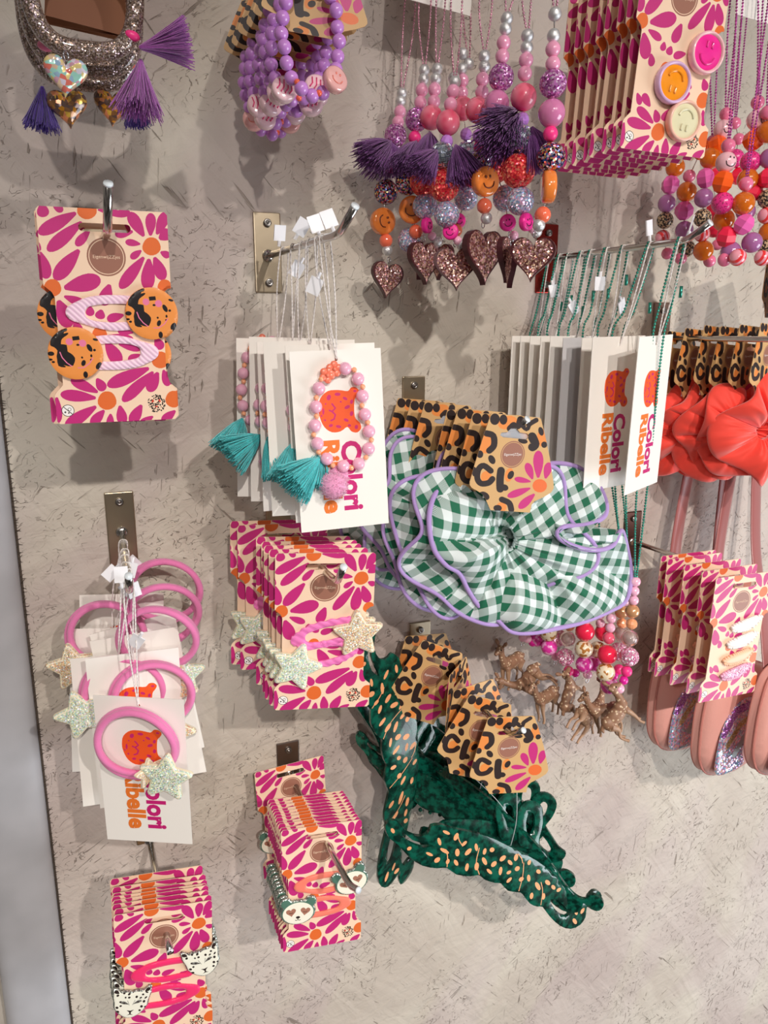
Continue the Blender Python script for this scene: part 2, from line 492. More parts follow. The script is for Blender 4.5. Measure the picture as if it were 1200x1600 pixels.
# ------------------------------------------------------------------ hooks
CHROME = mat('chrome', '#C9C6C2', .16, 1)
BRASSY = mat('brushed_nickel_plate', '#B9AA92', .3, 1, bump=.05, bscale=80)
CAPM = mat('clear_end_cap', '#E4EDF2', .15, 0, coat=.6)
SCREW = mat('steel_screw', '#8E8A86', .3, 1)
def hook(label, root, length, bend=None, tip=None, plate=(.021, .058), pz=0.002, pm=BRASSY, group=None):
    """root: point on the wall; bend and tip: points in the room"""
    root = Vector(root); t = thing('wall_hook', label, 'hook', root, group=group or 'chrome display hooks on the plaster wall')
    mb = MB(); w, h = plate
    mb.box((0, -.0011, pz), (w, .002, h))
    me = mb.mesh('plate', pm, False)
    p = part('plate', me, t)
    mo = p.modifiers.new('b', 'BEVEL'); mo.width = .0009; mo.segments = 3; mo.limit_method = 'NONE'
    for k in (-1, 1):
        mb = MB(); mb.lathe([(0, -.0048), (.0009, -.0048), (.0011, -.0040), (.0016, -.0040), (.0024, -.0046), (.0030, -.0036), (.0031, -.0018)], 20)
        part('screw', mb.mesh('screw', SCREW), p, (0, 0, pz + k * (h / 2 - .0075)))
    b = (Vector(bend) if bend else root + Vector((0, -length, 0))) - root
    e = Vector(tip) - root if tip else b + Vector((0, -.016, .02))
    mb = MB()
    d1 = b.normalized(); d2 = (e - b).normalized()
    pts = [Vector((0, -.002, 0)), b * .5, b - d1 * .008, b - d1 * .002 + d2 * .001, b + d2 * .003, b + d2 * .009, e]
    mb.tube(pts, .0024, 12)
    mb.sphere((0, -.003, 0), .0045, 12, 8, sy=.5)
    part('peg', mb.mesh('peg', CHROME), t)
    mb = MB(); mb.tube([e - d2 * .0006, e + d2 * .0006], [.0026, .0024], 12); part('end_cap', mb.mesh('end_cap', CAPM), t)
    return t, root, b
SLOT = {}
hook('chrome hook holding the cookie hair clip cards, upper left', at(149, 399.5), .15, at(149, 399.5) + Vector((0, -.146, 0)), at(169, 287, .166))
hB = hook('chrome hook with a brass plate carrying the beaded bracelet cards', at(418, 400), .165, at(530, 366, .162), at(555, 322, .178))
hC = hook('long chrome hook with a plate behind a glitter heart carrying green bead chains', at(853, 405), .17, at(1072, 376, .166), at(1110, 348, .182), pz=.000, pm=mat('red_reflecting_plate', '#9C3A34', .25, 1))
hD = hook('chrome hook through the gingham scrunchie cards', at(645, 645), .14, at(800, 672, .134), at(824, 655, .146))
hE = hook('chrome hook with a plate above the star hair tie cards, middle left', at(190, 830), .12, at(202, 925, .118), at(201, 900, .137), pz=.002)
hF = hook('chrome hook through the slots of the glitter star clip cards', at(435, 827), .15, at(435, 827) + Vector((0, -.148, 0)), at(537, 886, .164), pz=.006)
hG = hook('chrome hook through the panda clip cards, bottom middle', Vector((.1556, 0, -.3850)), .155, at(546, 1383, .148), at(560, 1391, .158), pz=.006, plate=(.0205, .050), pm=mat('smoky_plate', '#8D837D', .3, 1))
hH = hook('chrome hook through the snow leopard clip cards, bottom left', at(233.4, 1310), .11, at(262, 1470, .109), at(266, 1487, .116), pz=.026)
hI = hook('chrome hook carrying the green claw clips', at(655, 1020), .14, at(797, 1148, .134), at(818, 1141, .146))
hJ = hook('dark hook low on the right holding the baby clip cards', at(985, 845), .17, at(1326, 958, .165), at(1335, 930, .18), pm=mat('dark_bronze_plate', '#4E2E26', .35, .7))
hP = hook('hook behind the coral scrunchie cards at the right', at(1030, 528), .16, None, None, pz=.004, pm=mat('pinkish_plate', '#8C7468', .35, .8))

# ------------------------------------------------------------------ printed cards
CREAM = mat('card_cream', '#F4D3B6', .5, spec=.4)
MAGENTA = mat('print_magenta', '#C32A78', .45)
ORANGE = mat('print_orange', '#E26C30', .45)
BROWN = mat('print_brown', '#9B6A58', .45)
PBLACK = mat('print_black', '#2A1C1A', .5)
PWHITE = mat('print_white', '#F6F1EC', .5)
PRED = mat('print_red', '#D8432F', .5)
CARDBACK = mat('card_back', '#D9D2CA', .6)
KRAFT = mat('card_kraft', '#CFA670', .5)
TAN = mat('print_tan', '#E38A42', .5)
CLIPSLOT = 15.2
HC = homog([(62, 205), (862, 235), (925, 1500), (195, 1535)], [(-34, 0), (34, 0), (34, -118), (-34, -118)])
_sx, _sy = HC(483, 335)
def fc(x, y):
    q = HC(x, y); return (q[0] - _sx, q[1] - _sy)
CX0 = -34 - _sx; CX1 = 34 - _sx; CY0 = -_sy; CY1 = -118 - _sy     # card edges relative to the slot

def daisy_card():
    L, R, T, B = CX0, CX1, CY0, CY1
    H = 118
    out = [(L + 1.5, T), (R - 1.5, T), (R, T - 1.5), (R, T - .335 * H), (R - 2, T - .338 * H), (R - 5.0, T - .36 * H), (R - 5.2, T - .78 * H), (R - 4.0, T - .815 * H),
           (R, T - .845 * H), (R, B + 1.5), (R - 1.5, B), (L + 1.5, B), (L, B + 1.5), (L, T - .86 * H), (L + 1, T - .845 * H), (L + 5, T - .81 * H), (L + 5.2, T - .40 * H), (L + 4.0, T - .375 * H),
           (L, T - .345 * H), (L, T - 1.5)]
    slot = fat([(-11.5, 0), (11.5, 0)], 4.4)
    slot = [p for p in slot]
    P = []
    S = """100 190 115 275 75;165 185 228 240 48;310 245 80 375 88;345 300 135 480 86;392 350 308 447 58;440 225 620 258 44;60 400 92 480 30;
    88 485 135 650 82;328 470 178 655 96;235 705 458 650 108;235 755 365 805 55;200 780 270 945 100;512 680 470 810 82;
    722 385 632 238 76;762 380 764 240 66;800 372 862 232 70;815 400 885 350 78;700 432 608 418 44;706 470 640 520 46;722 510 575 705 78;752 520 742 712 86;785 510 842 650 76;822 478 880 505 46;
    655 355 545 375 58;528 250 640 240 50;395 815 392 875 54;462 835 448 893 62;598 866 495 895 56;640 905 770 930 46;
    495 995 655 1012 46;488 1030 575 1165 84;565 1045 705 1075 50;700 1110 625 1150 60;790 1005 830 1075 60;
    752 1190 495 1300 84;778 1212 588 1395 74;806 1215 748 1335 74;838 1200 868 1300 54;
    385 1240 300 1170 60;432 1255 478 1330 62;440 1340 275 1262 66;428 1375 212 1352 72;
    430 1425 240 1550 76;478 1448 398 1540 62;516 1470 512 1545 46;572 1420 592 1535 66;705 1415 640 1530 70;775 1485 690 1540 48;912 1450 828 1520 56;190 1370 195 1530 62;
    655 975 560 965 40;300 905 330 985 60;250 1170 300 1240 50"""
    for q in S.replace('\n', '').split(';'):
        a, b, c, d, w = [float(z) for z in q.split()]
        P.append((petal(a, b, c, d, w, f=fc), 1))
    for x, y, r in ((375, 225, 60), (768, 445, 56), (165, 705, 54), (848, 690, 44), (450, 985, 46), (820, 1140, 52), (495, 1390, 57), (902, 1380, 52)):
        P.append(([fc(x + r * (1 + .05 * math.sin(3 * t)) * math.cos(t), y + r * math.sin(t)) for t in [math.pi * 2 * k / 18 for k in range(18)]], 2))
    bx, by = fc(493, 513)
    P += [(circle(bx, by, 10.3, 40), 3), (circle(bx, by, 9.4, 40), 0), (circle(bx, by, 9.0, 40), 3)]
    nx, ny = fc(258, 1452)
    P += [(circle(nx, ny, 3.5, 24), 4), (circle(nx, ny, 3.15, 24), 5), (circle(nx + .9, ny + .7, 1.0, 12), 4), (circle(nx + .9, ny + .7, .75, 12), 5), (circle(nx - 1.5, ny - .9, .55, 10), 4), (circle(nx + .3, ny - 1.4, .45, 10), 4),
          (fat([(nx - 2.3, ny + 2.3), (nx + 2.3, ny - 2.3)], .42, 3), 4)]
    lx, ly = fc(795, 1405); rnd = random.Random(3)
    P.append((circle(lx, ly, 5.6, 24), 0))
    for k in range(95):
        a = rnd.uniform(0, 6.28); r = 5.3 * math.sqrt(rnd.random()); x, y = lx + r * math.cos(a), ly + r * math.sin(a)
        P.append((circle(x, y, rnd.uniform(.3, .75), 7, rnd.uniform(.3, .5), rnd.uniform(0, 3)), 4))
    P += [(circle(lx - 2, ly + 1.4, 1.0, 8, .6, 1), 6), (circle(lx + 2, ly + 1.4, 1.0, 8, .6, -1), 6), (circle(lx, ly - 2, .9, 8, .5), 6)]
    def ex(mb, n):
        put_text(mb, 'EigenwijZZjes', 3, bx, by, 7, -.36, length=14.2, off=-.01)
    return slab('daisy_card', out, [slot], P, [CREAM, MAGENTA, ORANGE, BROWN, PBLACK, PWHITE, PRED, CREAM], .55, back=0, extra=ex)
DAISY = daisy_card()

def fk(x, y):
    """from the kraft card's tracing to mm about its slot"""
    p = at(580 + x / 4, 590 + y / 4, .14) - at(580 + 893 / 4, 590 + 366 / 4, .14); return (p.x * 1000, p.z * 1000)
def leopard_card():
    F = lambda pts: [fk(x, y) for x, y in pts]
    out = F([(752, 232), (1038, 246), (1048, 252), (1075, 345), (1110, 480), (1143, 650), (1145, 680), (1132, 705), (1090, 735), (1035, 765), (1018, 785), (1008, 838), (1000, 838), (775, 835), (768, 833), (745, 785), (725, 745), (700, 728), (650, 702), (637, 685), (636, 665), (660, 560), (700, 400), (745, 238)])
    slot = F([(815, 348), (850, 345), (870, 320), (905, 318), (925, 343), (970, 347), (980, 365), (970, 385), (825, 378), (806, 365)])
    P = []
    def ell(x, y, rx, ry, a, m): P.append((F([(x + rx * math.cos(t) * math.cos(a) - ry * math.sin(t) * math.sin(a), y + rx * math.cos(t) * math.sin(a) + ry * math.sin(t) * math.cos(a)) for t in [2 * math.pi * k / 14 for k in range(14)]]), m))
    def st(pts, w, m): P.append((fat([(v.x, v.y) for v in spline([Vector((*p, 0)) for p in pts], 4)], w * 1.22, f=fk), m))
    ell(722, 425, 44, 60, .1, 2); ell(735, 630, 34, 38, 0, 2); ell(848, 285, 60, 40, -.4, 2); ell(1062, 370, 34, 55, 0, 2); ell(872, 610, 26, 44, .2, 2); ell(835, 812, 32, 30, 0, 2)
    st([(722, 358), (765, 372), (772, 430), (745, 465)], 32, 4)
    ell(770, 268, 30, 36, 0, 4); ell(822, 268, 24, 32, 0, 4); st([(925, 262), (915, 300), (895, 305)], 34, 4); st([(1020, 262), (980, 290), (965, 320), (930, 290)], 24, 4)
    ell(945, 395, 30, 16, .2, 4); st([(1000, 365), (1020, 410), (1005, 430)], 44, 4); ell(1075, 412, 18, 20, 0, 4); ell(1052, 330, 16, 28, -.3, 4); st([(885, 300), (865, 322)], 34, 4)
    ell(690, 490, 20, 24, 0, 4); ell(763, 520, 20, 30, -.5, 4)
    st([(760, 590), (715, 560), (685, 585), (680, 640), (705, 672), (750, 665), (772, 640)], 30, 4)
    st([(822, 585), (818, 640), (822, 700)], 38, 4); ell(848, 690, 24, 20, .3, 4); ell(882, 610, 18, 28, .4, 4)
    ell(728, 748, 34, 24, .5, 4); st([(835, 765), (880, 785), (895, 825)], 30, 4); ell(812, 820, 26, 20, 0, 4); ell(660, 600, 14, 30, 0, 4)
    for a, b, c, d, w in ((1048, 620, 1042, 450, 62), (1015, 630, 975, 530, 48), (1092, 622, 1112, 520, 50), (1005, 645, 905, 632, 36), (1005, 685, 868, 745, 46), (1032, 720, 940, 815, 50)):
        P.append((petal(a, b, c, d, w, f=fk), 1))
    ell(1060, 668, 44, 42, 0, 5)
    bx, by = fk(888, 482)
    P += [(circle(bx, by, 9.6, 36), 3), (circle(bx, by, 8.8, 36), 0), (circle(bx, by, 8.4, 36), 3)]
    def ex(mb, n):
        put_text(mb, 'EigenwijZZjes', 3, bx, by, 6, -.36, length=13.4, off=-.01)
    return slab('leopard_card', out, [slot], P, [KRAFT, MAGENTA, TAN, BROWN, PBLACK, ORANGE, PWHITE], .55, back=7 if False else 0, extra=ex)
KCARD = leopard_card()
TAGM = mat('clear_plastic_tag', '#E8EAF2', .25, alpha=.55, coat=.4)
mb = MB(); mb.box((0, .0012, -.018), (.040, .0006, .052)); CLEARCARD = mb.mesh('clear_backing', mat('clear_backing', '#DDE2EA', .2, alpha=.35), False)

# ---- the snap clips on the daisy cards
def clip_mesh(name, m, wavy=False):
    # tip at the left, open loop, base under the ornament (traced on the front card)
    out = [fc(*p) for p in [(244, 850), (258, 818), (300, 792), (370, 762), (450, 748), (560, 745), (660, 752), (740, 770), (740, 930), (640, 955), (540, 962), (450, 950), (360, 925), (290, 905), (256, 882)]]
    hole = [fc(*p) for p in [(362, 850), (375, 822), (420, 808), (520, 798), (620, 800), (700, 812), (700, 900), (620, 908), (520, 912), (430, 905), (375, 885)]]
    o = smooth_poly(out, 6); h = smooth_poly(hole, 5)
    if wavy:
        def wv(pts, a):
            r = []
            for i, (x, y) in enumerate(pts):
                k = math.sin(i * 1.25) * a; r.append((x, y + k * (1 if y > _cy else -1)))
            return r
        _cy = fc(450, 850)[1]
        o = wv(o, .45)
    cx, cy = fc(735, 850)
    o = [(x - cx, y - cy) for x, y in o]; h = [(x - cx, y - cy) for x, y in h]
    return slab(name, o, [h], [], [m], 1.2, dome=.6, domew=2.0, grid=1.6)
def ribbed(name, col, scale=1900):
    m = bpy.data.materials.new(name); m.use_nodes = True; nt = m.node_tree; b = nt.nodes['Principled BSDF']
    tc = nt.nodes.new('ShaderNodeTexCoord'); w = nt.nodes.new('ShaderNodeTexWave'); w.inputs['Scale'].default_value = scale / 10; w.bands_direction = 'DIAGONAL'
    nt.links.new(tc.outputs['Object'], w.inputs[0]); bp = nt.nodes.new('ShaderNodeBump'); bp.inputs['Strength'].default_value = .6; bp.inputs['Distance'].default_value = .0004
    nt.links.new(w.outputs['Fac'], bp.inputs['Height']); nt.links.new(bp.outputs[0], b.inputs['Normal'])
    cr = nt.nodes.new('ShaderNodeValToRGB'); c = lin(col); cr.color_ramp.elements[0].color = (c[0] * .82, c[1] * .72, c[2] * .8, 1); cr.color_ramp.elements[0].position = .1; cr.color_ramp.elements[1].position = .6; cr.color_ramp.elements[1].color = c
    nt.links.new(w.outputs['Fac'], cr.inputs[0]); nt.links.new(cr.outputs[0], b.inputs['Base Color'])
    b.inputs['Roughness'].default_value = .55; b.inputs['Sheen Weight'].default_value = .3
    return m
CLIP = {'cookie': clip_mesh('ribbon_clip', ribbed('pale_pink_ribbon', '#FBD9EA')), 'star': clip_mesh('wound_clip', ribbed('pink_satin', '#F77FC4', 900), True),
        'panda': clip_mesh('coral_clip', mat('coral_satin', '#F5806A', .4, sheen=.3)), 'snow_leopard': clip_mesh('hot_pink_clip', mat('hot_pink_satin', '#F22A6C', .4, sheen=.3))}
GREY_GL = glitter('silver_glitter', ['#9AA39C', '#C8CEC4', '#6E7870', '#E8ECE2'], 1600)
def star_outline(R, ri, rot, n=5):
    pts = []
    for i in range(n * 2):
        a = rot + math.pi * i / n
        if i % 2 == 0:
            for d in (-.10, 0, .10): pts.append(((R - (.9 if d else 0)) * math.cos(a + d), (R - (.9 if d else 0)) * math.sin(a + d)))
        else: pts.append((ri * math.cos(a), ri * math.sin(a)))
    return pts
IRI = glitter('iridescent_mint_glitter', ['#F2F3C4', '#D2F0DC', '#E4F6E4', '#F6E4EC', '#D8E6F4', '#F8F6D8', '#BCE4D0', '#EEF2B8'], 1500, metal=.15, rough=.35)
IRIP = glitter('iridescent_peach_glitter', ['#F4D9A8', '#F0B890', '#F6E8C0', '#E8C4C8', '#C8D8D0', '#F4CC98', '#F8ECD0'], 1500, metal=.15, rough=.3)
CRM = mat('star_edge', '#EFE6C8', .5)
def star_mesh(name, m, R=18.5):
    o = star_outline(R, R * .56, math.pi / 2); o2 = [(x * .93, y * .93) for x, y in o]; o3 = [(x * .86, y * .86) for x, y in o]
    return slab(name, o, [], [(o2, 1), (o3, 0)], [m, CRM], 2.0, dome=1.8, domew=3.0, grid=1.5, side=1)
STARM = star_mesh('mint_star', IRI); STARP = star_mesh('peach_star', IRIP)
def heart_poly(cx, cy, s, n=20, a=0):
    o = []
    for k in range(n):
        t = 2 * math.pi * k / n
        x = 16 * math.sin(t) ** 3; y = 13 * math.cos(t) - 5 * math.cos(2 * t) - 2 * math.cos(3 * t) - math.cos(4 * t)
        x, y = x * s / 32, y * s / 32
        o.append((cx + x * math.cos(a) - y * math.sin(a), cy + x * math.sin(a) + y * math.cos(a)))
    return o
def union_outline(circs, n=72):
    """outer outline of overlapping ellipses seen from the origin"""
    o = []
    for k in range(n):
        a = 2 * math.pi * k / n; best = 0
        dx, dy = math.cos(a), math.sin(a)
        for cx, cy, rx, ry in circs:
            A = (dx / rx) ** 2 + (dy / ry) ** 2; B = -2 * (dx * cx / rx ** 2 + dy * cy / ry ** 2); Cc = (cx / rx) ** 2 + (cy / ry) ** 2 - 1
            d = B * B - 4 * A * Cc
            if d >= 0: best = max(best, (-B + math.sqrt(d)) / (2 * A))
        o.append((best * dx, best * dy))
    return o
def panda_mesh():
    out = union_outline([(0, 0, 15, 11.8), (-10.5, 9.3, 5.2, 5.2), (10.5, 9.3, 5.2, 5.2)], 90)
    inn = union_outline([(0, 0, 14.0, 10.8), (-10.5, 9.3, 4.2, 4.2), (10.5, 9.3, 4.2, 4.2)], 90)
    G, Wh, Br, Bk = 1, 2, 3, 4
    R = [(inn, G), (circle(0, -.3, 13.0, 40, 10.4), Wh), (heart_poly(-6, 1.2, 8.6, a=.15), Br), (heart_poly(6, 1.2, 8.6, a=-.15), Br),
         (fat([(-7.6, .6), (-6, .1), (-4.4, .6)], .45, 3), Bk), (fat([(4.4, .6), (6, .1), (7.6, .6)], .45, 3), Bk),
         (circle(0, -4.3, 1.9, 14, 1.2), Bk), (fat([(-2.2, -6.8), (-1, -7.2), (0, -6.3), (1, -7.2), (2.2, -6.8)], .6, 3), Bk), (fat([(0, -4.8), (0, -6.4)], .6, 3), Bk)]
    return slab('panda_head', out, [], R, [GREY_GL, mat('panda_green', '#4F7564', .6), mat('panda_white', '#F4EFDC', .55), mat('panda_brown', '#A8735E', .5), PBLACK], 1.2, dome=.9, domew=2.5, grid=1.6)
PANDA = panda_mesh()
def snow_mesh():
    half = [(0, 9.5), (4, 10.5), (8, 10.2), (11.5, 13.8), (13.6, 13.0), (13.8, 7.5), (12.6, 2), (12.2, -3), (9.5, -8), (5.5, -12), (2.5, -13.6), (0, -14)]
    out = half + [(-x, y) for x, y in half[-2:0:-1]]
    inn = [(x * .92, y * .92) for x, y in out]
    rnd = random.Random(4); R = [(inn, 1)]
    for k in range(120):
        x = rnd.uniform(-11, 11); y = rnd.uniform(-11, 9.5)
        if abs(x) < 6.5 and y < 3.2: continue
        if abs(x) > 11.4 + min(0, (y + 2) * .55): continue
        if any(math.hypot(x - a, (y - b)) < 2.5 for a, b in [(q[2], q[3]) for q in R[1:] if len(q) > 2]): continue
        R.append((circle(x, y, rnd.uniform(.85, 1.3), 8, rnd.uniform(.65, 1.0), rnd.uniform(0, 3)), 2, x, y))
    R = [(q[0], q[1]) for q in R]
    for s in (-1, 1):
        R += [(petal(s * 2.2, -.4, s * 7.0, 2.0, 2.6), 3), (fat([(s * 2.0, -.6), (s * 4.5, .9), (s * 7.3, 1.2)], .55, 3), 2), (fat([(s * 1.2, -1.5), (s * 2.6, 2.6)], .4, 3), 3), (circle(s * 4.8, .8, .8, 10), 2),
              (petal(s * 9.0, 9.5, s * 12.4, 12.2, 2.6), 2)]
    R += [(smooth_poly([(-2.6, -6.0), (0, -6.6), (2.6, -6.0), (.8, -7.8), (.6, -9.5), (2.4, -10.6), (0, -10.2), (-2.4, -10.6), (-.6, -9.5), (-.8, -7.8)], 2), 2)]
    return slab('snow_leopard_head', out, [], R, [GREY_GL, mat('snow_white', '#F0EEDD', .55), PBLACK, mat('snow_grey', '#8E9088', .6)], 1.2, dome=.9, domew=2.2, grid=1.6)
SNOW = snow_mesh()
def cookie_mesh():
    hc = homog([(615, 855), (765, 690), (915, 855), (765, 1020)], [(-14.6, 0), (0, 14.6), (14.6, 0), (0, -14.6)])
    out = circle(0, 0, 14.6, 56); R = []
    def poly(s, m, k=2):
        v = [float(z) for z in s.split()]; R.append((smooth_poly([hc(v[i], v[i + 1]) for i in range(0, len(v), 2)], k), m))
    R.append((circle(*hc(735, 780), 1.9, 14), 2)); R.append((circle(*hc(806, 790), 2.0, 14), 2))
    poly('655 745 690 705 730 698 725 715 705 722 715 745 700 760 690 780 690 795 720 800 722 840 745 862 752 900 745 930 725 925 712 905 690 920 705 935 695 940 665 930 662 880 675 850 670 810 655 800 668 775 650 760', 1)
    poly('752 748 790 744 793 768 755 773', 1, 1)
    poly('640 760 655 722 690 705 715 712 702 745 690 790 700 830 735 850 758 880 752 915 735 935 700 928 668 905 660 870 668 835 650 812 632 800', 1)
    for x, y, rx, ry, a in ((632, 853, 18, 14, 0), (842, 820, 13, 26, -.4), (868, 834, 8, 8, 0), (780, 800, 9, 7, 0), (802, 915, 12, 20, .3), (878, 768, 15, 8, .3), (848, 870, 6, 10, 0), (626, 890, 12, 7, 0), (885, 935, 15, 26, .5), (808, 990, 13, 22, 0), (845, 895, 6, 7, 0), (797, 880, 6, 7, 0), (640, 905, 9, 7, 0), (700, 745, 40, 10, -.5)):
        R.append(([hc(x + rx * math.cos(t) * math.cos(a) - ry * math.sin(t) * math.sin(a), y + rx * math.cos(t) * math.sin(a) + ry * math.sin(t) * math.cos(a)) for t in [2 * math.pi * k / 12 for k in range(12)]], 1))
    R.append((fat([hc(680, 845), hc(690, 880), hc(712, 912), hc(738, 935)], .55, 3), 2)); R.append((fat([hc(770, 945), hc(800, 945), hc(835, 918), hc(855, 885)], .55, 3), 2))
    R = [r for r in R]
    return slab('spotted_disc', out, [], R, [mat('disc_orange', '#EE9448', .4, coat=.15), mat('disc_black', '#1D1618', .4, coat=.15), mat('disc_pink', '#E87AA0', .45)], 2.4, dome=.35, domew=1.0, grid=2.5)
COOKIE = cookie_mesh()

def disc_mesh(name, rim, fill):
    mb = MB(); r = .0128
    mb.lathe([(0, 0), (r * .98, 0), (r * 1.02, -.002), (r, -.0052), (r * .95, -.0062), (r * .87, -.0060), (r * .83, -.0046)], 40, mi=0)
    mb.lathe([(r * .84, -.0046), (r * .6, -.0051), (0, -.0054)], 40, mi=1)
    for pts in ([(-.45, -.18), (-.32, -.42), (0, -.55), (.32, -.42), (.45, -.18)], [(-.16, .5), (-.17, .2)], [(.16, .5), (.15, .2)]):
        mb.tube([(x * r, -.0054, z * r) for x, z in [(v.x, v.y) for v in spline([Vector((a, b, 0)) for a, b in pts], 4)]], .00085, 8, mi=1)
        
    return mb.mesh(name, [mat(name + '_rim', rim, .25, coat=.8), mat(name + '_fill', fill, .12, coat=1.0)])
SM = [disc_mesh('pink_smiley', '#F9C3C6', '#F5309A'), disc_mesh('orange_smiley', '#E0B8E0', '#FB9A1E'), disc_mesh('cream_smiley', '#F8C4B0', '#E8E2BC')]

def small_clip(name, cloth, edge):
    mb = MB(); o = smooth_poly([(-15, -1.5), (-10, -4.4), (0, -5), (10, -3.6), (17, 1.5), (19, 5.2), (12, 6.4), (2, 5.2), (-8, 3.4), (-14, 1.6)], 5)
    me = slab(name, o, [], [], [cloth], 2.0, dome=1.6, domew=4, grid=1.6)
    mb = MB(); n = len(o)
    acc = 0
    for i in range(n):
        a = Vector(o[i]); b = Vector(o[(i + 1) % n]); acc += (b - a).length
        if acc > 1.9: acc = 0; mb.sphere((a.x / 1000, -.0012, a.y / 1000), .00125, 8, 5)
    return me, mb.mesh(name + '_edge', edge)
_w = mat('white_satin', '#F6EFEA', .4, sheen=.4, coat=.2); _p = mat('peach_satin', '#F9C4A0', .4, sheen=.4); _k = glitter('pink_glitter_cloth', ['#F2B8D4', '#E48FBE', '#F8D8E8', '#F0C8D8'], 1500, metal=.3)
BABY = [small_clip('white_clip', _w, _w), small_clip('ivory_clip', mat('ivory_satin', '#F4E9E4', .4, sheen=.4), _w), small_clip('peach_clip', _p, _p), small_clip('pink_clip', _k, mat('pink_satin_edge', '#EFB4CE', .4))]

STACK = {'cookie': ('spotted orange disc clips', 'orange discs with black spots'), 'star': ('glitter star clips', 'glitter stars'), 'panda': ('panda head clips', 'panda heads'),
         'snow_leopard': ('white leopard head clips', 'white leopard heads'), 'smiley': ('three smiley badges', 'smiley badges'), 'baby': ('small fabric baby clips', 'small fabric clips')}
def card(kind, label, loc, rot, group, name='hair_clip_card', flip=False):
    t = thing(name, label, 'hair clip card' if kind != 'smiley' else 'badge card', loc, rot, group)
    part('card', DAISY, t)
    if kind in CLIP:
        cx, cy = fc(735, 850); lx, ly = fc(330, 1103)
        for k, (x, y, rz) in enumerate(((cx, cy, 0), (lx, ly, math.pi))):
            deep = kind in ('star',)
            if flip: x = CX0 + CX1 - x; rz += math.pi
            c = part('hair_clip', CLIP[kind], t, (x / 1000, -.0010, y / 1000), (0, rz + (-.22 if kind == 'star' else .0) if k == 0 else rz - .0 + (-.15 if kind == 'star' else 0), 0))
            dx, dy = {'cookie': (765, 855), 'star': (782, 895), 'panda': (795, 868), 'snow_leopard': (812, 800)}[kind] if k == 0 else {'cookie': (305, 1100), 'star': (330, 1160), 'panda': (300, 1105), 'snow_leopard': (262, 1085)}[kind]
            ox, oy = fc(dx, dy)
            if flip: ox = CX0 + CX1 - ox
            me = {'cookie': COOKIE, 'star': STARP if k == 0 else STARM, 'panda': PANDA, 'snow_leopard': SNOW}[kind]
            nm = {'cookie': 'spotted_disc', 'star': 'glitter_star', 'panda': 'panda_head', 'snow_leopard': 'leopard_head'}[kind]
            ang = {'cookie': (0, 0), 'star': (-.06, .30), 'panda': (-.33, .05), 'snow_leopard': (-.22, .12)}[kind][k]
            q = Matrix.Rotation(-c.rotation_euler[1], 4, 'Y') @ Vector(((ox - x) / 1000, -.0014, (oy - y) / 1000))
            part(nm, me, c, q, (0, ang - c.rotation_euler[1], 0))
    elif kind == 'smiley':
        for k, (u, v, a) in enumerate(((.80, .465, .12), (.47, .64, math.pi + .2), (.655, .825, math.pi + .1))):
            part('smiley_badge', SM[k], t, ((CX0 + 68 * u) / 1000, -.0004, (CY0 - 118 * v) / 1000), (0, a, 0), label=['pink smiley badge', 'orange upside-down smiley badge', 'pale yellow upside-down smiley badge'][k])
    elif kind == 'baby':
        for k, (u, v) in enumerate(((.585, .40), (.555, .53), (.53, .665), (.53, .79))):
            c = part('baby_clip', BABY[k][0], t, ((CX0 + 68 * u) / 1000, -.0016, (CY0 - 118 * v) / 1000), (0, -.06, 0))
            part('scalloped_edge', BABY[k][1], c)
    return t
E0 = lambda y, p, r: (rad(p), rad(r), rad(y))
def stack(kind, front, dirv, offs, rots, where, group, name='hair_clip_card'):
    """front: place of the front slot; offs: how far back each card hangs; rots: yaw, pitch, roll and small shift"""
    n = len(offs)
    for i, (o, r) in enumerate(zip(offs, rots)):
        p = Vector(front) + Vector(dirv) * o + Vector((r[3], 0, r[4]))
        card(kind, f"{nth(i, n)} daisy-print card with {STACK[kind][0]}, {where}", p, E0(*r[:3]), group, name, flip=(kind == 'cookie' and i == 1)).scale = ((.93,) * 3 if kind == 'panda' else (1, 1, 1))
def tl_to_slot(TL, yaw, pitch, roll):
    """slot place of a card whose top middle is TL"""
    R = Matrix.Rotation(rad(yaw), 3, 'Z') @ Matrix.Rotation(rad(pitch), 3, 'X') @ Matrix.Rotation(rad(roll), 3, 'Y')
    return Vector(TL) + R @ Vector((_sx / 1000, 0, _sy / 1000))
rnd = random.Random(7)
J = lambda a: rnd.uniform(-a, a)
# cookies (upper left)
s = tl_to_slot((.0288, -.1272, .0643), .2, 5.3, -.2)
stack('cookie', s, (0, 1, 0), [0, .009, .018], [(.2, 5.3, -.2, 0, 0), (.5, 4.6, .8, -.0012, -.001), (-1, 4.5, -.6, .002, -.001)], 'upper left hook', 'daisy cards with spotted disc clips on the upper left hook')
# stars
s = tl_to_slot((.1538, -.1263, -.1462), -12.9, 3.6, 2.2)
stack('star', s, (-.06, 1, .02), [0, .011, .022, .033, .044, .075, .084], [(-12.9, 3.6, 2.2, 0, 0)] + [(-12 + J(1), 3 + J(1), 1.6 + J(.6), J(.001), J(.0008)) for k in range(4)] + [(-9, 2, 1, -.005, .002), (-8, 2, 2, -.008, .003)],
      'under the bracelet cards', 'daisy cards with glitter star clips in the middle stack')
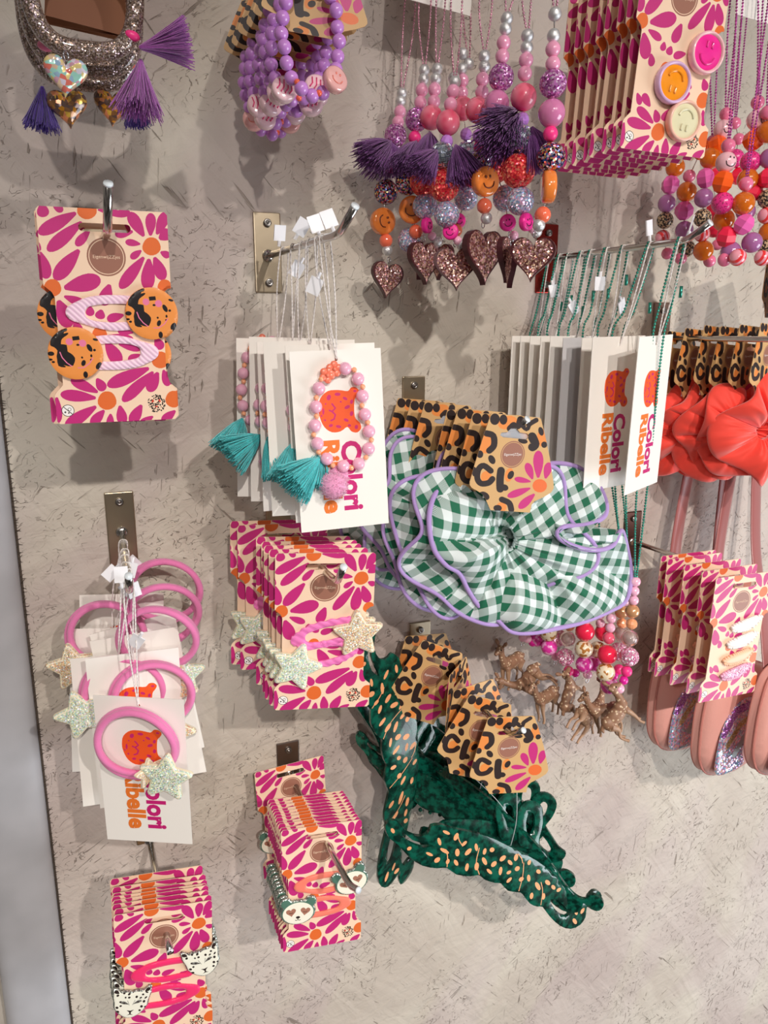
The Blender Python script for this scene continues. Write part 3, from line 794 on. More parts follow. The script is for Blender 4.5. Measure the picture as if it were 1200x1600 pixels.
# pandas
s = tl_to_slot((.1668, -.0613, -.4009), -8.3, -.4, .9); s = Vector((0, -D, 0)) + (s - Vector((0, -D, 0))) * .93
stack('panda', s, (-.0, 1, .0), [0] + [.0042 * k for k in range(1, 11)], [(-8.3, -.4, .9, 0, 0)] + [(-8 + J(.8), J(.5), .9 + J(.5), J(.0006), J(.0005)) for k in range(10)],
      'bottom middle hook', 'daisy cards with panda head clips on the bottom middle hook')
card('panda', 'separate daisy-print panda clip card nearest the wall plate, bottom middle hook', tl_to_slot(at(452, 1192, .022), 0, 0, -2.5), E0(0, 0, -2.5), 'daisy cards with panda head clips on the bottom middle hook').scale = (.90,) * 3
# snow leopards
s = tl_to_slot((.0337, -.1037, -.4042), -6.5, 2.4, 2.5)
stack('snow_leopard', s, (0, 1, 0), [0, .0055, .0115, .0165, .0195, .0235, .030, .040], [(-6.5, 2.4, 2.5, 0, 0)] + [(-6 + J(.8), 2.2 + J(.5), 2.3 + J(.8), J(.0006), J(.0005)) for k in range(7)],
      'bottom left hook', 'daisy cards with white leopard head clips on the bottom left hook')
# smileys (top right)
s = tl_to_slot((.3989, -.1535, .2356), -5.8, 3.5, 2.4)
stack('smiley', s, (0, 1, 0), [0, .011, .021, .034, .043, .056, .067, .080], [(-5.8, 3.5, 2.4, 0, 0)] + [(-5 + J(1), 3.2 + J(.6), 2.2 + J(.5), J(.001), J(.001)) for k in range(7)],
      'top of the wall', 'daisy cards with smiley badges at the top right', 'badge_card')
# baby clips (right)
s = tl_to_slot((.5372, -.1288, -.2083), 0, 1.6, 1.5)
stack('baby', s, (0, 1, 0), [0, .018, .037, .058, .068], [(0, 1.6, 1.5, 0, 0), (2, 1.5, 1.2, .001, .001), (0, 1.2, 1.2, 0, .001), (1, 1, 1, -.001, .001), (0, 1, 1, .001, .001)],
      'right side hook', 'daisy cards with baby clips on the right side hook')

# ------------------------------------------------------------------ beads, tassels, cords
def unit_sphere(name, m, n=20, k=12, facet=False):
    mb = MB(); mb.sphere((0, 0, 0), 1, n, k); return mb.mesh(name, m, not facet)
def gmat(name, col, **k):
    d = dict(rough=.15, coat=.8); d.update(k); return mat(name, col, **d)
B = {}
B['lilac'] = unit_sphere('lilac_bead', gmat('lilac_plastic', '#CC8CDA', rough=.22, coat=.5))
B['pink'] = unit_sphere('pink_bead', gmat('pink_plastic', '#F2A3C4'))
B['softpink'] = unit_sphere('soft_pink_bead', gmat('soft_pink_plastic', '#F7B9D2'))
B['orange_s'] = unit_sphere('small_orange_bead', gmat('peach_plastic', '#FBB287', rough=.3), 12, 8)
B['coral_s'] = unit_sphere('small_coral_bead', gmat('coral_plastic', '#F5684E', rough=.25), 14, 9)
B['coral'] = unit_sphere('coral_bead', gmat('coral_gloss', '#F87454'))
B['silver'] = unit_sphere('silver_bead', glitter('silver_dust', ['#DADADA', '#F2F2F2', '#B8B8BE', '#FFFFFF'], 900, metal=.7, rough=.3, bump=.6))
B['lilacgl'] = unit_sphere('lilac_glitter_bead', glitter('lilac_rhinestone', ['#C266B8', '#E7A6DC', '#A84C9C', '#F6D0F0', '#CF7AC4'], 7, metal=.5, rough=.2, bump=1.3), 28, 18)
B['redgl'] = unit_sphere('red_glitter_bead', glitter('red_rhinestone', ['#F0323C', '#FF5A50', '#D81E38', '#FF8A70', '#F2404A'], 9, metal=.35, rough=.25, bump=1.2), 28, 18)
B['multigl'] = unit_sphere('multicolour_glitter_bead', glitter('multi_rhinestone', ['#2A2440', '#E8C27A', '#4A5AA8', '#E86A8A', '#1E1A28', '#D8D8E8', '#C84A30', '#3A3060'], 8, metal=.5, rough=.2, bump=1.3), 28, 18)
B['bluegl'] = unit_sphere('pale_blue_glitter_bead', glitter('pale_rhinestone', ['#AFC8F0', '#E8C8E8', '#8FA8D8', '#F4E4F0', '#B8D8E8', '#D8A8C8'], 9, metal=.4, rough=.22, bump=1.2), 28, 18)
B['pinkgl'] = unit_sphere('pink_glitter_bead', glitter('pink_rhinestone', ['#F49AC0', '#FBD0E0', '#E878A8', '#FFE8F0', '#F0A0C8'], 8, metal=.35, rough=.22, bump=1.2), 28, 18)
B['marble'] = unit_sphere('marbled_red_bead', blotch('red_pink_marble', '#E2345E', '#F4889E', .8, .36, .70), 28, 18)
B['bigpink'] = unit_sphere('milky_pink_bead', gmat('milky_pink', '#F08FC4', trans=.25, sub=0), 28, 18)
B['lilacfac'] = unit_sphere('faceted_lilac_bead', gmat('lilac_facet', '#C88AE0', coat=.5), 9, 6, True)
B['hot'] = unit_sphere('hot_pink_bead', gmat('hot_pink_plastic', '#FB3C8C', rough=.35, coat=.2))
B['magenta'] = unit_sphere('magenta_bead', blotch('magenta_marble', '#E23AA6', '#F8A8DC', 1.6, .36, .44), 24, 14)
B['magenta_s'] = unit_sphere('small_magenta_bead', gmat('magenta_plastic', '#E0209A'))
B['red'] = unit_sphere('red_bead', gmat('red_pink_plastic', '#F0284E'), 28, 18)
B['coralpink'] = unit_sphere('coral_pink_bead', gmat('coral_pink_plastic', '#F5607E'))
B['gold'] = unit_sphere('gold_pearl_bead', gmat('gold_pearl', '#E2A878', metal=.35, rough=.2))
B['peach'] = unit_sphere('faceted_peach_bead', gmat('peach_facet', '#F9A878', rough=.2), 10, 7, True)
B['clear'] = unit_sphere('clear_bead', mat('clear_resin', '#F6E6E2', .04, trans=.95, ior=1.3, coat=1), 24, 14)
B['pearl'] = unit_sphere('pearl', gmat('pearl_white', '#F2E4E0', metal=.15, rough=.2))
B['creamleo'] = unit_sphere('cream_spotted_bead', blotch('cream_spots', '#F6E8C8', '#B5793A', 1.9, .43, .47), 24, 14)
B['leo'] = unit_sphere('leopard_bead', blotch('leopard_spots', '#CDB08A', '#2A2220', 4.5, .49, .52, rough=.4), 24, 14)
B['orangeclear'] = unit_sphere('clear_orange_bead', gmat('clear_orange', '#F5801E', trans=.35), 24, 14)
B['orangefac'] = unit_sphere('faceted_orange_bead', gmat('orange_facet', '#FB5F10', rough=.35, coat=.2), 6, 5, True)
B['pinkfac'] = unit_sphere('faceted_pink_bead', gmat('pink_facet', '#EE66B4', rough=.35, coat=.2), 6, 5, True)
B['speck'] = unit_sphere('speckled_pink_bead', blotch('pink_speckle', '#F03A92', '#A82A60', 7, .38, .42), 24, 14)
B['lilacclear'] = unit_sphere('clear_lilac_bead', gmat('clear_lilac', '#C07AB8', trans=.3), 24, 14)
B['redfac'] = unit_sphere('faceted_red_bead', gmat('red_facet', '#F5284E', rough=.35, coat=.2), 6, 5, True)
B['rose'] = unit_sphere('rose_bead', gmat('rose_plastic', '#EE7AA0'))
STRIPE = bpy.data.materials.new('striped_bead'); STRIPE.use_nodes = True
_b = STRIPE.node_tree.nodes['Principled BSDF']; _w2 = STRIPE.node_tree.nodes.new('ShaderNodeTexWave'); _tc2 = STRIPE.node_tree.nodes.new('ShaderNodeTexCoord'); _cr = STRIPE.node_tree.nodes.new('ShaderNodeValToRGB')
_w2.inputs['Scale'].default_value = .55; STRIPE.node_tree.links.new(_tc2.outputs['Object'], _w2.inputs[0]); STRIPE.node_tree.links.new(_w2.outputs['Fac'], _cr.inputs[0]); STRIPE.node_tree.links.new(_cr.outputs[0], _b.inputs['Base Color'])
_cr.color_ramp.interpolation = 'CONSTANT'; _cr.color_ramp.elements[0].color = lin('#F03A3E'); _cr.color_ramp.elements[1].position = .5; _cr.color_ramp.elements[1].color = lin('#F9A8B8'); _b.inputs['Roughness'].default_value = .15; _b.inputs['Coat Weight'].default_value = .8
B['stripe'] = unit_sphere('striped_bead', STRIPE, 24, 14)
# disco bead: rows of small mirrors
mb = MB(); mb.sphere((0, 0, 0), .93, 20, 12)
for i in range(1, 9):
    t = math.pi * i / 9; k = max(5, int(16 * math.sin(t)))
    for j in range(k):
        p = 2 * math.pi * j / k; nrm = Vector((math.sin(t) * math.cos(p), math.sin(t) * math.sin(p), math.cos(t)))
        M = nrm.to_track_quat('Z', 'Y').to_matrix(); w = 2.0 * math.pi * math.sin(t) / k * .42; h = math.pi / 9 * .42
        vs = [M @ Vector((a, b, c)) for a, b, c in ((-w, -h, .93), (w, -h, .93), (w, h, .93), (-w, h, .93), (-w * .7, -h * .7, 1.02), (w * .7, -h * .7, 1.02), (w * .7, h * .7, 1.02), (-w * .7, h * .7, 1.02))]
        mb.add(vs, [(4, 5, 6, 7), (0, 1, 5, 4), (1, 2, 6, 5), (2, 3, 7, 6), (3, 0, 4, 7)], 1)
B['disco'] = mb.mesh('rhinestone_bead', [mat('disco_base', '#8A8FA0', .3, .8), mat('rhinestone', '#D8E2EE', .08, .85, coat=1)], False)
# round smile beads and flat smile beads
def smile_on(mb, r, y, mi, s=1.0, curve=1):
    for pts in ([(-.5, -.1), (-.36, -.40), (0, -.52), (.36, -.40), (.5, -.1)],):
        P = [(v.x * s, v.y * s) for v in spline([Vector((a, b, 0)) for a, b in pts], 4)]
        mb.tube([(x, -math.sqrt(max(.01, 1 - (x * x + z * z) * curve)) * y, z) for x, z in P], .045, 6, mi=mi)
    for x in (-.2, .2): mb.sphere((x * s, -math.sqrt(1 - (x * x + .09) * curve * s * s) * y, .3 * s), .085, 8, 6, mi=mi, sy=.5, sz=1.3)
mb = MB(); mb.sphere((0, 0, 0), 1, 24, 14); smile_on(mb, 1, 1.0, 1)
B['smileball'] = mb.mesh('smiley_ball', [gmat('pale_pink_plastic', '#F7C3CC'), mat('smile_ink', '#241012', .4)])
mb = MB(); mb.lathe([(0, -.42), (.78, -.42), (.95, -.34), (1, -.2), (1, .2), (.95, .34), (.78, .42), (0, .42)], 32)
_dsc = list(mb.v), list(mb.f), list(mb.m)
def flat_smile(name, m1, m2):
    q = MB(); q.v, q.f, q.m = list(_dsc[0]), list(_dsc[1]), list(_dsc[2])
    smile_on(q, 1, .44, 1, .9, 0); return q.mesh(name, [m1, m2])
B['smileorange'] = flat_smile('orange_smiley_disc', gmat('caramel_resin', '#F58A3E', rough=.1), mat('smile_brown', '#7A3A20', .4))
B['smilehot'] = flat_smile('hot_pink_smiley_disc', gmat('hot_pink_rubber', '#F82E9C', rough=.4, coat=.1), mat('smile_dark', '#4A1030', .4))
B['smilepeach'] = flat_smile('peach_smiley_disc', gmat('pearl_peach', '#F6B8B4', rough=.1, metal=.1), gmat('smile_orange', '#F08878'))
# disc with pink stripes (swirl lozenges of the lilac bracelets)
q = MB(); q.v, q.f, q.m = list(_dsc[0]), list(_dsc[1]), list(_dsc[2])
for k, (a, b) in enumerate(((-.5, .5), (-.15, .62), (.2, .6), (.52, .45))):
    q.tube([(a - .1, -.43, b * .9), (a + .05, -.44, 0), (a - .08, -.43, -b * .8)], .06, 6, mi=1)
B['swirl'] = q.mesh('swirl_disc', [gmat('pearl_pink', '#F7CFD6', rough=.12), gmat('swirl_pink', '#E8407A')])
def bead(parent, kind, p, r, rot=(0, 0, 0), name='bead', sc=None, label=None):
    return part(name, B[kind], parent, p, rot, sc or (r, r, r), label)

def strands(name, m, n=70, L=.022, spread=.5, flare=1.0, w=.00028, seed=1, neck=.0016, cap=None):
    """tassel hanging along -z from the origin"""
    r = random.Random(seed); mb = MB()
    for k in range(n):
        a = r.uniform(0, 6.283); q = math.sqrt(r.random()); sp = spread * q; ln = L * r.uniform(.88, 1.05)
        ux, uy = math.cos(a), math.sin(a)
        pts = []
        for i in range(6):
            t = i / 5; rr = neck * q * .9 + sp * ln * (t ** (1.2 / flare)) * .9
            pts.append((ux * rr + r.uniform(-1, 1) * .0004 * t, uy * rr + r.uniform(-1, 1) * .0004 * t, -ln * t * math.sqrt(max(.2, 1 - (sp * .6) ** 2))))
        mb.tube(pts, w, 4, cap=False)
    mb.tube([(0, 0, .001), (0, 0, -.001), (0, 0, -.003)], [neck * .8, neck, neck * 1.05], 10)
    return mb.mesh(name, m)
TEAL = mat('teal_thread', '#3AD2D6', .45, sheen=.5, vary=.25, vscale=900)
PURP = mat('purple_thread', '#8A489C', .45, sheen=.4, vary=.3, vscale=900)
LILT = mat('lilac_thread', '#AC55B2', .42, sheen=.5, vary=.2, vscale=900)
VIOL = mat('violet_thread', '#42148C', .42, sheen=.4, vary=.25, vscale=900)
TT = strands('teal_tassel', TEAL, 420, .027, .62, 1.5, .00026, 2)
TP = strands('purple_tassel', PURP, 420, .034, .62, 1.6, .00027, 3)
TLI = strands('lilac_tassel', LILT, 260, .034, .50, 1.1, .0003, 4)
TV = strands('violet_tassel', VIOL, 220, .026, .48, 1.1, .0003, 5)
def pompom(name, m, r=.0095):
    mb = MB(); mb.sphere((0, 0, 0), r * .86, 20, 14); q = random.Random(2)
    for k in range(900):
        z = q.uniform(-1, 1); a = q.uniform(0, 6.283); s = math.sqrt(1 - z * z); n = Vector((s * math.cos(a), s * math.sin(a), z)); n2 = (n + Vector((q.uniform(-.4, .4), q.uniform(-.4, .4), q.uniform(-.4, .4)))).normalized()
        mb.tube([n * r * .82, n * r * .85 + n2 * r * q.uniform(.10, .24)], [.00022, .00006], 3, cap=False)
    return mb.mesh(name, m)
POM = pompom('pompom', mat('pink_fluff', '#EDA0C8', .8, sheen=.8))
mb = MB()
for k in range(5):
    a = 2 * math.pi * k / 5; mb.sphere((.0030 * math.cos(a), -.0012, .0030 * math.sin(a)), .0024, 12, 8, sy=.55)
mb.sphere((0, -.0022, 0), .0014, 10, 7)
CHARM = mb.mesh('flower_charm', mat('coral_charm', '#F88468', .3, coat=.4))
mb = MB(); mb.box((0, 0, -.005), (.0085, .0009, .0105)); mb.tube([(0, 0, 0), (0, 0, .004)], .0012, 6)
TAG = mb.mesh('string_tag', mat('white_nylon', '#F4F4F8', .35, coat=.2), False)
CORD = mat('white_cord', '#EDE6E2', .6, bump=.4, bscale=1500)
def cord_mesh(name, pts, r=.00055, m=None, twist=True, k=8):
    P = spline(pts, k); mb = MB()
    if not twist: mb.tube(P, r, 6)
    else:
        for ph in (0, math.pi):
            Q = []; s = 0
            for i, p in enumerate(P):
                if i: s += (p - P[i - 1]).length
                a = ph + s * 1400
                Q.append(p + Vector((math.cos(a), math.sin(a), 0)) * r * .55)
            mb.tube(Q, r * .62, 5, cap=False)
    return mb.mesh(name, m or CORD)
def dense(pts, step=.0012):
    P = spline(pts, 10); o = [P[0]]
    for i in range(1, len(P)):
        L = (P[i] - P[i - 1]).length; n = max(1, int(L / step))
        for k in range(1, n + 1): o.append(P[i - 1].lerp(P[i], k / n))
    return o
def ball_chain(name, pts, m, r=.00105, gap=.0024):
    P = spline(pts, 10); mb = MB(); acc = 0
    for i in range(1, len(P)):
        a, b = P[i - 1], P[i]; L = (b - a).length; s = gap - acc
        while s <= L:
            mb.sphere(a.lerp(b, s / L), r, 6, 4); s += gap
        acc = L - (s - gap)
    mb.tube(P, r * .3, 4)
    return mb.mesh(name, m)
GREENCH = mat('green_ball_chain', '#3FA08C', .25, .8)
PINKCH = mat('pink_ball_chain', '#D8A0B4', .25, .8)
PURCH = mat('magenta_ball_chain', '#B8489C', .25, .8)

# ------------------------------------------------------------------ white cards with the jaguar head print
WCARD = mat('white_card', '#F3EEE6', .5)
JO = mat('jaguar_orange', '#EE5A24', .5); JM = mat('jaguar_magenta', '#C8246C', .5); JT = mat('letter_orange', '#E8782C', .5); JL = mat('letter_magenta', '#C41E72', .5)
HB = homog([(360, 740), (785, 722), (818, 1530), (425, 1570)], [(-30, 0), (30, 0), (30, -116), (-30, -116)])
def white_card(name='white_card', printed=True, w=60, h=116):
    out = [(-w / 2, 0), (w / 2, 0), (w / 2, -h), (-w / 2, -h)]
    R = []
    if printed:
        F = lambda pts: smooth_poly([HB(*p) for p in pts], 3)
        R.append((F([(498, 1010), (505, 960), (540, 925), (590, 920), (632, 925), (648, 908), (670, 908), (684, 925), (676, 945), (664, 965), (662, 1020), (668, 1052), (688, 1072), (694, 1098), (676, 1117), (650, 1113), (630, 1092), (600, 1112), (560, 1116), (525, 1092), (505, 1050)]), 1))
        for x, y, rx, ry, a in ((545, 955, 10, 14, .3), (585, 940, 14, 8, 0), (620, 960, 12, 7, .5), (650, 975, 7, 11, .2), (665, 925, 8, 6, 0), (600, 975, 5, 4, 0), (630, 1000, 14, 8, -.5), (650, 1030, 8, 12, .2), (625, 1060, 12, 7, .4), (672, 1092, 8, 10, .2), (590, 1090, 13, 7, .2), (555, 1085, 10, 7, -.3), (640, 1085, 8, 6, 0), (520, 1020, 5, 16, 0), (530, 985, 4, 4, 0), (528, 1060, 5, 5, 0), (512, 1040, 4, 5, 0)):
            R.append(([HB(x + rx * math.cos(t) * math.cos(a) - ry * math.sin(t) * math.sin(a), y + rx * math.cos(t) * math.sin(a) + ry * math.sin(t) * math.cos(a)) for t in [2 * math.pi * k / 10 for k in range(10)]], 2))
        R.append((fat([HB(*p) for p in ((560, 985), (575, 1005), (560, 1020), (548, 1015))], 1.2, 3), 2)); R.append((fat([HB(*p) for p in ((562, 1022), (575, 1035), (570, 1055), (556, 1062))], 1.2, 3), 2))
    def ex(mb, n):
        if printed:
            x1, y1 = HB(650, 1315); x2, y2 = HB(556, 1318)
            put_text(mb, 'Colori', 10, x1, y1, 3, -.36, rot=-math.pi / 2, off=.42, length=46, height=14)
            put_text(mb, 'Ribelle', 10, x2, y2, 4, -.36, rot=-math.pi / 2, off=.42, length=48, height=13)
    return slab(name, out, [circle(0, -6, 1.0, 12)], R, [WCARD, JO, JM, JL, JT], .5, extra=ex)
WC = white_card(); WCB = white_card('plain_card', False)
# its back, with a small barcode
def card_back():
    out = [(-30, 0), (30, 0), (30, -116), (-30, -116)]; R = []; r = random.Random(8); x = 2
    while x < 20:
        w = r.choice((.35, .6, 1.0)); R.append(([(x, -52), (x + w, -52), (x + w, -62), (x, -62)], 1)); x += w + r.choice((.4, .7))
    return slab('barcode_card', out, [circle(0, -6, 1.0, 12)], R, [mat('grey_card', '#C9C7C8', .5), PBLACK], .5)
WCK = card_back()
def Rm(y, p, r): return Matrix.Rotation(rad(y), 4, 'Z') @ Matrix.Rotation(rad(p), 4, 'X') @ Matrix.Rotation(rad(r), 4, 'Y')
def pose_tl(px, py, d, yaw, pitch, roll, w=.060):
    R = Rm(yaw, pitch, roll); return at(px, py, d) + (R.to_3x3() @ Vector((w / 2, 0, 0)))
def strung(t, loc, rot, peg, tag_s, seed, col=None, r=.00055, loop=True, tagside=1):
    """cord from a point on the peg to the hole of the card, with its nylon tag"""
    M = (Matrix.Translation(loc) @ Rm(*rot)).inverted(); q = random.Random(seed)
    top = Vector(peg) + Vector((0, 0, .0026)); hole = loc + Rm(*rot).to_3x3() @ Vector((0, -.001, -.006))
    for s in (-1, 1):
        a = top; b = top + Vector((s * .003, q.uniform(-.002, .002), -.004)); c = top.lerp(hole, .5) + Vector((s * q.uniform(.001, .004), q.uniform(-.002, .001), 0))
        pts = dense([M @ v for v in (a, b, c, hole)], .0011)
        mb = MB()
        for ph in (0, math.pi):
            Q = [p + Vector((math.cos(ph + i * 1.5), math.sin(ph + i * 1.5), 0)) * r * .5 for i, p in enumerate(pts)]
            mb.tube(Q, r * .62, 5, cap=False)
        part('cord', mb.mesh('cord', col or CORD), t)
    if tag_s is not None:
        p = top.lerp(hole, tag_s) + Vector((tagside * .004, -.002, .004 if tag_s < .02 else 0))
        part('string_tag', TAG, t, M @ p, (q.uniform(-.3, .3), (math.pi if tag_s < .1 else 0) + q.uniform(-.8, .8), q.uniform(-.4, .4)))
def peg_at(hk, d):
    root, b = hk[1], hk[2]; return root + b * (d / -b.y)

# ---- bracelets on white cards (hook B)
def bracelet_card(label, px, py, d, yaw, pitch, roll, shift=(0, 0), tag=0, seed=0, tassel_rot=1.0, off=(0, 0)):
    loc = pose_tl(px, py, d, yaw, pitch, roll)
    t = thing('bracelet_card', label, 'bracelet', loc, E0(yaw, pitch, roll), 'white cards with pink bead bracelets')
    part('card', WC, t)
    X = lambda x, y: (lambda q: Vector(((q[0] + shift[0]) / 1000, 0, (q[1] + shift[1]) / 1000)))(HB(x, y))
    for x, y in ((612, 820), (672, 868), (692, 948), (703, 1033), (722, 1110), (720, 1190), (675, 1258), (605, 1268), (530, 1235), (487, 1165), (475, 1083), (479, 997), (492, 912)):
        bead(t, 'softpink', X(x, y) + Vector((0, -.0042, 0)), .0042)
    for x, y in ((655, 826), (694, 905), (690, 992), (716, 1070), (733, 1150), (708, 1230), (642, 1277), (558, 1265), (494, 1205), (470, 1125), (483, 1040), (481, 955), (503, 868)):
        bead(t, 'orange_s', X(x, y) + Vector((0, -.004, 0)), .0018)
    for x, y, a in ((530, 850, .2), (562, 822, 1.0)): part('flower_charm', CHARM, t, X(x, y) + Vector((0, -.003, 0)), (0, a, 0))
    p = X(487, 1236); part('tassel', TT, t, p + Vector((0, -.006, 0)), (-.25, tassel_rot, 0))
    part('pompom', POM, t, X(555, 1350) + Vector((0, -.009, 0)))
    strung(t, loc, (yaw, pitch, roll), peg_at(hB, min(.16, d + .012)), tag, seed, tagside=-1 if seed % 2 else 1)
    return t
bp = [(451.5, 549.7, .1245, -4.7, -2.9, -1.9), (445, 540, .112, -4, -2.5, -1.5), (411, 533.5, .098, -12, -2, -1), (401, 534, .080, 6, -2, .5), (389, 526, .060, -14, -2, 1.5), (369, 528, .035, -12, -2, 2.0)]
for i, (a, b, c, y, p, r) in enumerate(bp):
    n = len(bp)
    bracelet_card(f"{nth(i, n)} white card with pink bead bracelet, teal tassel and pompom", a, b, c, y, p, r,
                  shift=[(0, 0), (6, 1), (4, 2), (-9, 4), (-6, 0), (-9, 10)][i], tag=[0, .35, 0, 0, .18, 0][i], seed=i, tassel_rot=[.95, .5, .2, -.3, 1.0, .4][i])

# ---- star hair ties on white cards (hook E)
HT = homog([(257, 883), (643, 905), (680, 1515), (322, 1495)], [(-30, 0), (30, 0), (30, -116), (-30, -116)])
ELAS = mat('pink_elastic', '#EF7FB8', .55, sheen=.4, bump=.5, bscale=2500)
def tie_ring(rx, rz, seed=0):
    mb = MB(); pts = [Vector((rx * math.cos(a), -.0015 * math.sin(a * 2 + seed), rz * math.sin(a))) for a in [2 * math.pi * k / 64 for k in range(64)]]
    mb.tube(pts, .0025, 12, closed=True); return mb.mesh('elastic', ELAS)
RING = tie_ring(.0262, .0255)
SMALLSTAR = {True: STARM, False: STARP}
def tie_card(label, px, py, d, yaw, pitch, roll, ring=(-2, -31), star=(15, -52), rrot=0, tag=.1, seed=0, mint=True, rtilt=(.0, 0, 0), second=None):
    loc = pose_tl(px, py, d, yaw, pitch, roll)
    t = thing('hair_tie_card', label, 'hair tie', loc, E0(yaw, pitch, roll), 'white cards with pink star hair ties')
    part('card', WC, t)
    r1 = part('elastic', RING, t, (ring[0] / 1000, -.0040, ring[1] / 1000), rtilt)
    part('elastic', RING, t, ((ring[0] + 1.5) / 1000, -.0078, (ring[1] + 2) / 1000), (rtilt[0] + .05, rtilt[1] + .4, rtilt[2] + .05), (.97, 1, .94))
    part('glitter_star', SMALLSTAR[mint], t, (star[0] / 1000, -.0115, star[1] / 1000), (0, rrot, 0))
    if seed == 0: part('glitter_star', SMALLSTAR[not mint], t, ((star[0] - 12) / 1000, -.0086, (star[1] + 1) / 1000), (.1, 1.2, 1.0), .62)
    strung(t, loc, (yaw, pitch, roll), peg_at(hE, min(.118, d + .01)), tag, seed + 20, tagside=-1 if seed % 2 else 1)
tp = [(144.8, 1085.7, .1148 - .0127, -25, 5.2, 2.0, (-2, -33), (19, -52), .12, .42, True, (0, 0, 0)),
      (133, 1029.5, .088, -4, 3, 0, (10, -33), (20, -56), .5, .05, False, (0, 0, 0)),
      (109.5, 1029.5, .076, -6, 3, 1, (2, -27), (-24, -36), -.3, .15, True, (0, 0, 0)),
      (140, 1002, .062, -14, 0, -7, (16, -6), (20, -40), .6, .25, False, (.2, 0, 0)),
      (140, 992, .048, 2, 0, -8, (20, 0), (24, -46), .2, .1, True, (.2, 0, 0)),
      (107, 983, .036, -8, 2, 4, (-4, -4), (-26, -24), -.2, .2, False, (.1, 0, 0)),
      (124, 930, .016, -6, 2, 4, (30, 2), (18, -50), 0, .3, False, (.1, 0, 0))]
for i, a in enumerate(tp):
    tie_card(f"{nth(i, len(tp))} white card with pink hair ties and glitter star, left hook", *a[:6], ring=a[6], star=a[7], rrot=a[8], tag=a[9], seed=i, mint=a[10], rtilt=a[11])

# ---- deer pendant
def deer_mesh():
    mb = MB()
    def el(c, r, s): mb.sphere(c, r, 16, 12, sx=s[0], sy=s[1], sz=s[2])
    el((0, 0, 0), .0062, (1.75, .85, 1)); el((.0075, 0, .0015), .0055, (1, .85, 1.1)); el((-.0080, 0, .0005), .0058, (1, .9, 1.05))
    mb.tube(spline([Vector((.0095, 0, .002)), Vector((.013, 0, .009)), Vector((.0145, 0, .016))], 5), [.0048, .0045, .0040, .0036, .0033, .0030, .0029, .0028, .0028, .0028, .0028], 12)
    el((.0155, 0, .018), .0036, (1.1, .9, .95)); mb.tube([(.016, 0, .018), (.0200, 0, .0160), (.0222, 0, .0150)], [.0030, .0021, .0015], 10)
    for s in (-1, 1):
        mb.tube([(.0145, s * .002, .020), (.0138, s * .0048, .0235), (.0134, s * .0058, .0255)], [.0009, .0019, .0006], 8)
        mb.tube(spline([Vector((.0085, s * .0028, -.001)), Vector((.0092, s * .003, -.010)), Vector((.0085, s * .003, -.018)), Vector((.0094, s * .003, -.0225))], 4), [.0030, .0026, .0023, .002, .0018, .0016, .0014, .0013, .0012, .0012, .0012, .0012, .0016], 8)
        mb.tube(spline([Vector((-.0090, s * .0028, -.0005)), Vector((-.0072, s * .003, -.008)), Vector((-.0110, s * .003, -.0140)), Vector((-.0092, s * .003, -.0225))], 4), [.0042, .0038, .0032, .0027, .0022, .0018, .0015, .0013, .0012, .0012, .0012, .0012, .0016], 8)
    mb.tube([(-.0125, 0, .003), (-.0155, 0, .001), (-.0160, 0, -.002)], [.0015, .0017, .0008], 8)
    me = mb.mesh('deer_raw', mat('x', '#808080'))
    o = bpy.data.objects.new('deer_raw', me); COL.objects.link(o)
    md = o.modifiers.new('r', 'REMESH'); md.mode = 'VOXEL'; md.voxel_size = .00055; md.use_smooth_shade = True
    sm = o.modifiers.new('s', 'SMOOTH'); sm.factor = .5; sm.iterations = 3
    dg = bpy.context.evaluated_depsgraph_get(); me2 = bpy.data.meshes.new_from_object(o.evaluated_get(dg)); me2.name = 'deer'
    bpy.data.objects.remove(o)
    m = bpy.data.materials.new('fawn_coat'); m.use_nodes = True; nt = m.node_tree; b = nt.nodes['Principled BSDF']; N = nt.nodes.new; L = nt.links.new
    tc = N('ShaderNodeTexCoord'); v = N('ShaderNodeTexVoronoi'); v.inputs['Scale'].default_value = 370; L(tc.outputs['Object'], v.inputs[0])
    r = N('ShaderNodeValToRGB'); r.color_ramp.elements[0].position = .26; r.color_ramp.elements[0].color = lin('#DCC3A2'); r.color_ramp.elements[1].position = .34; r.color_ramp.elements[1].color = lin('#946E55'); L(v.outputs['Distance'], r.inputs[0])
    sx = N('ShaderNodeSeparateXYZ'); L(tc.outputs['Object'], sx.inputs[0])
    r2 = N('ShaderNodeValToRGB'); r2.color_ramp.elements[0].position = .0; r2.color_ramp.elements[0].color = (0, 0, 0, 1); r2.color_ramp.elements[1].position = .35; r2.color_ramp.elements[1].color = (1, 1, 1, 1)
    mr = N('ShaderNodeMapRange'); mr.inputs[1].default_value = -.006; mr.inputs[2].default_value = .000; L(sx.outputs[2], mr.inputs[0])
    mx = N('ShaderNodeMixRGB'); L(mr.outputs[0], mx.inputs[0]); mx.inputs[1].default_value = lin('#A88468'); L(r.outputs[0], mx.inputs[2])
    L(mx.outputs[0], b.inputs['Base Color']); b.inputs['Roughness'].default_value = .5
    me2.materials.clear(); me2.materials.append(m)
    return me2
DEER = deer_mesh()
EYE = unit_sphere('eye', mat('eye_black', '#15100E', .1, coat=1), 8, 6)
RINGW = MB(); RINGW.tube([(.0022 * math.cos(a), 0, .0022 * math.sin(a)) for a in [2 * math.pi * k / 20 for k in range(20)]], .00035, 6, closed=True)
JRING = RINGW.mesh('jump_ring', mat('steel_ring', '#C8C8CC', .2, 1))

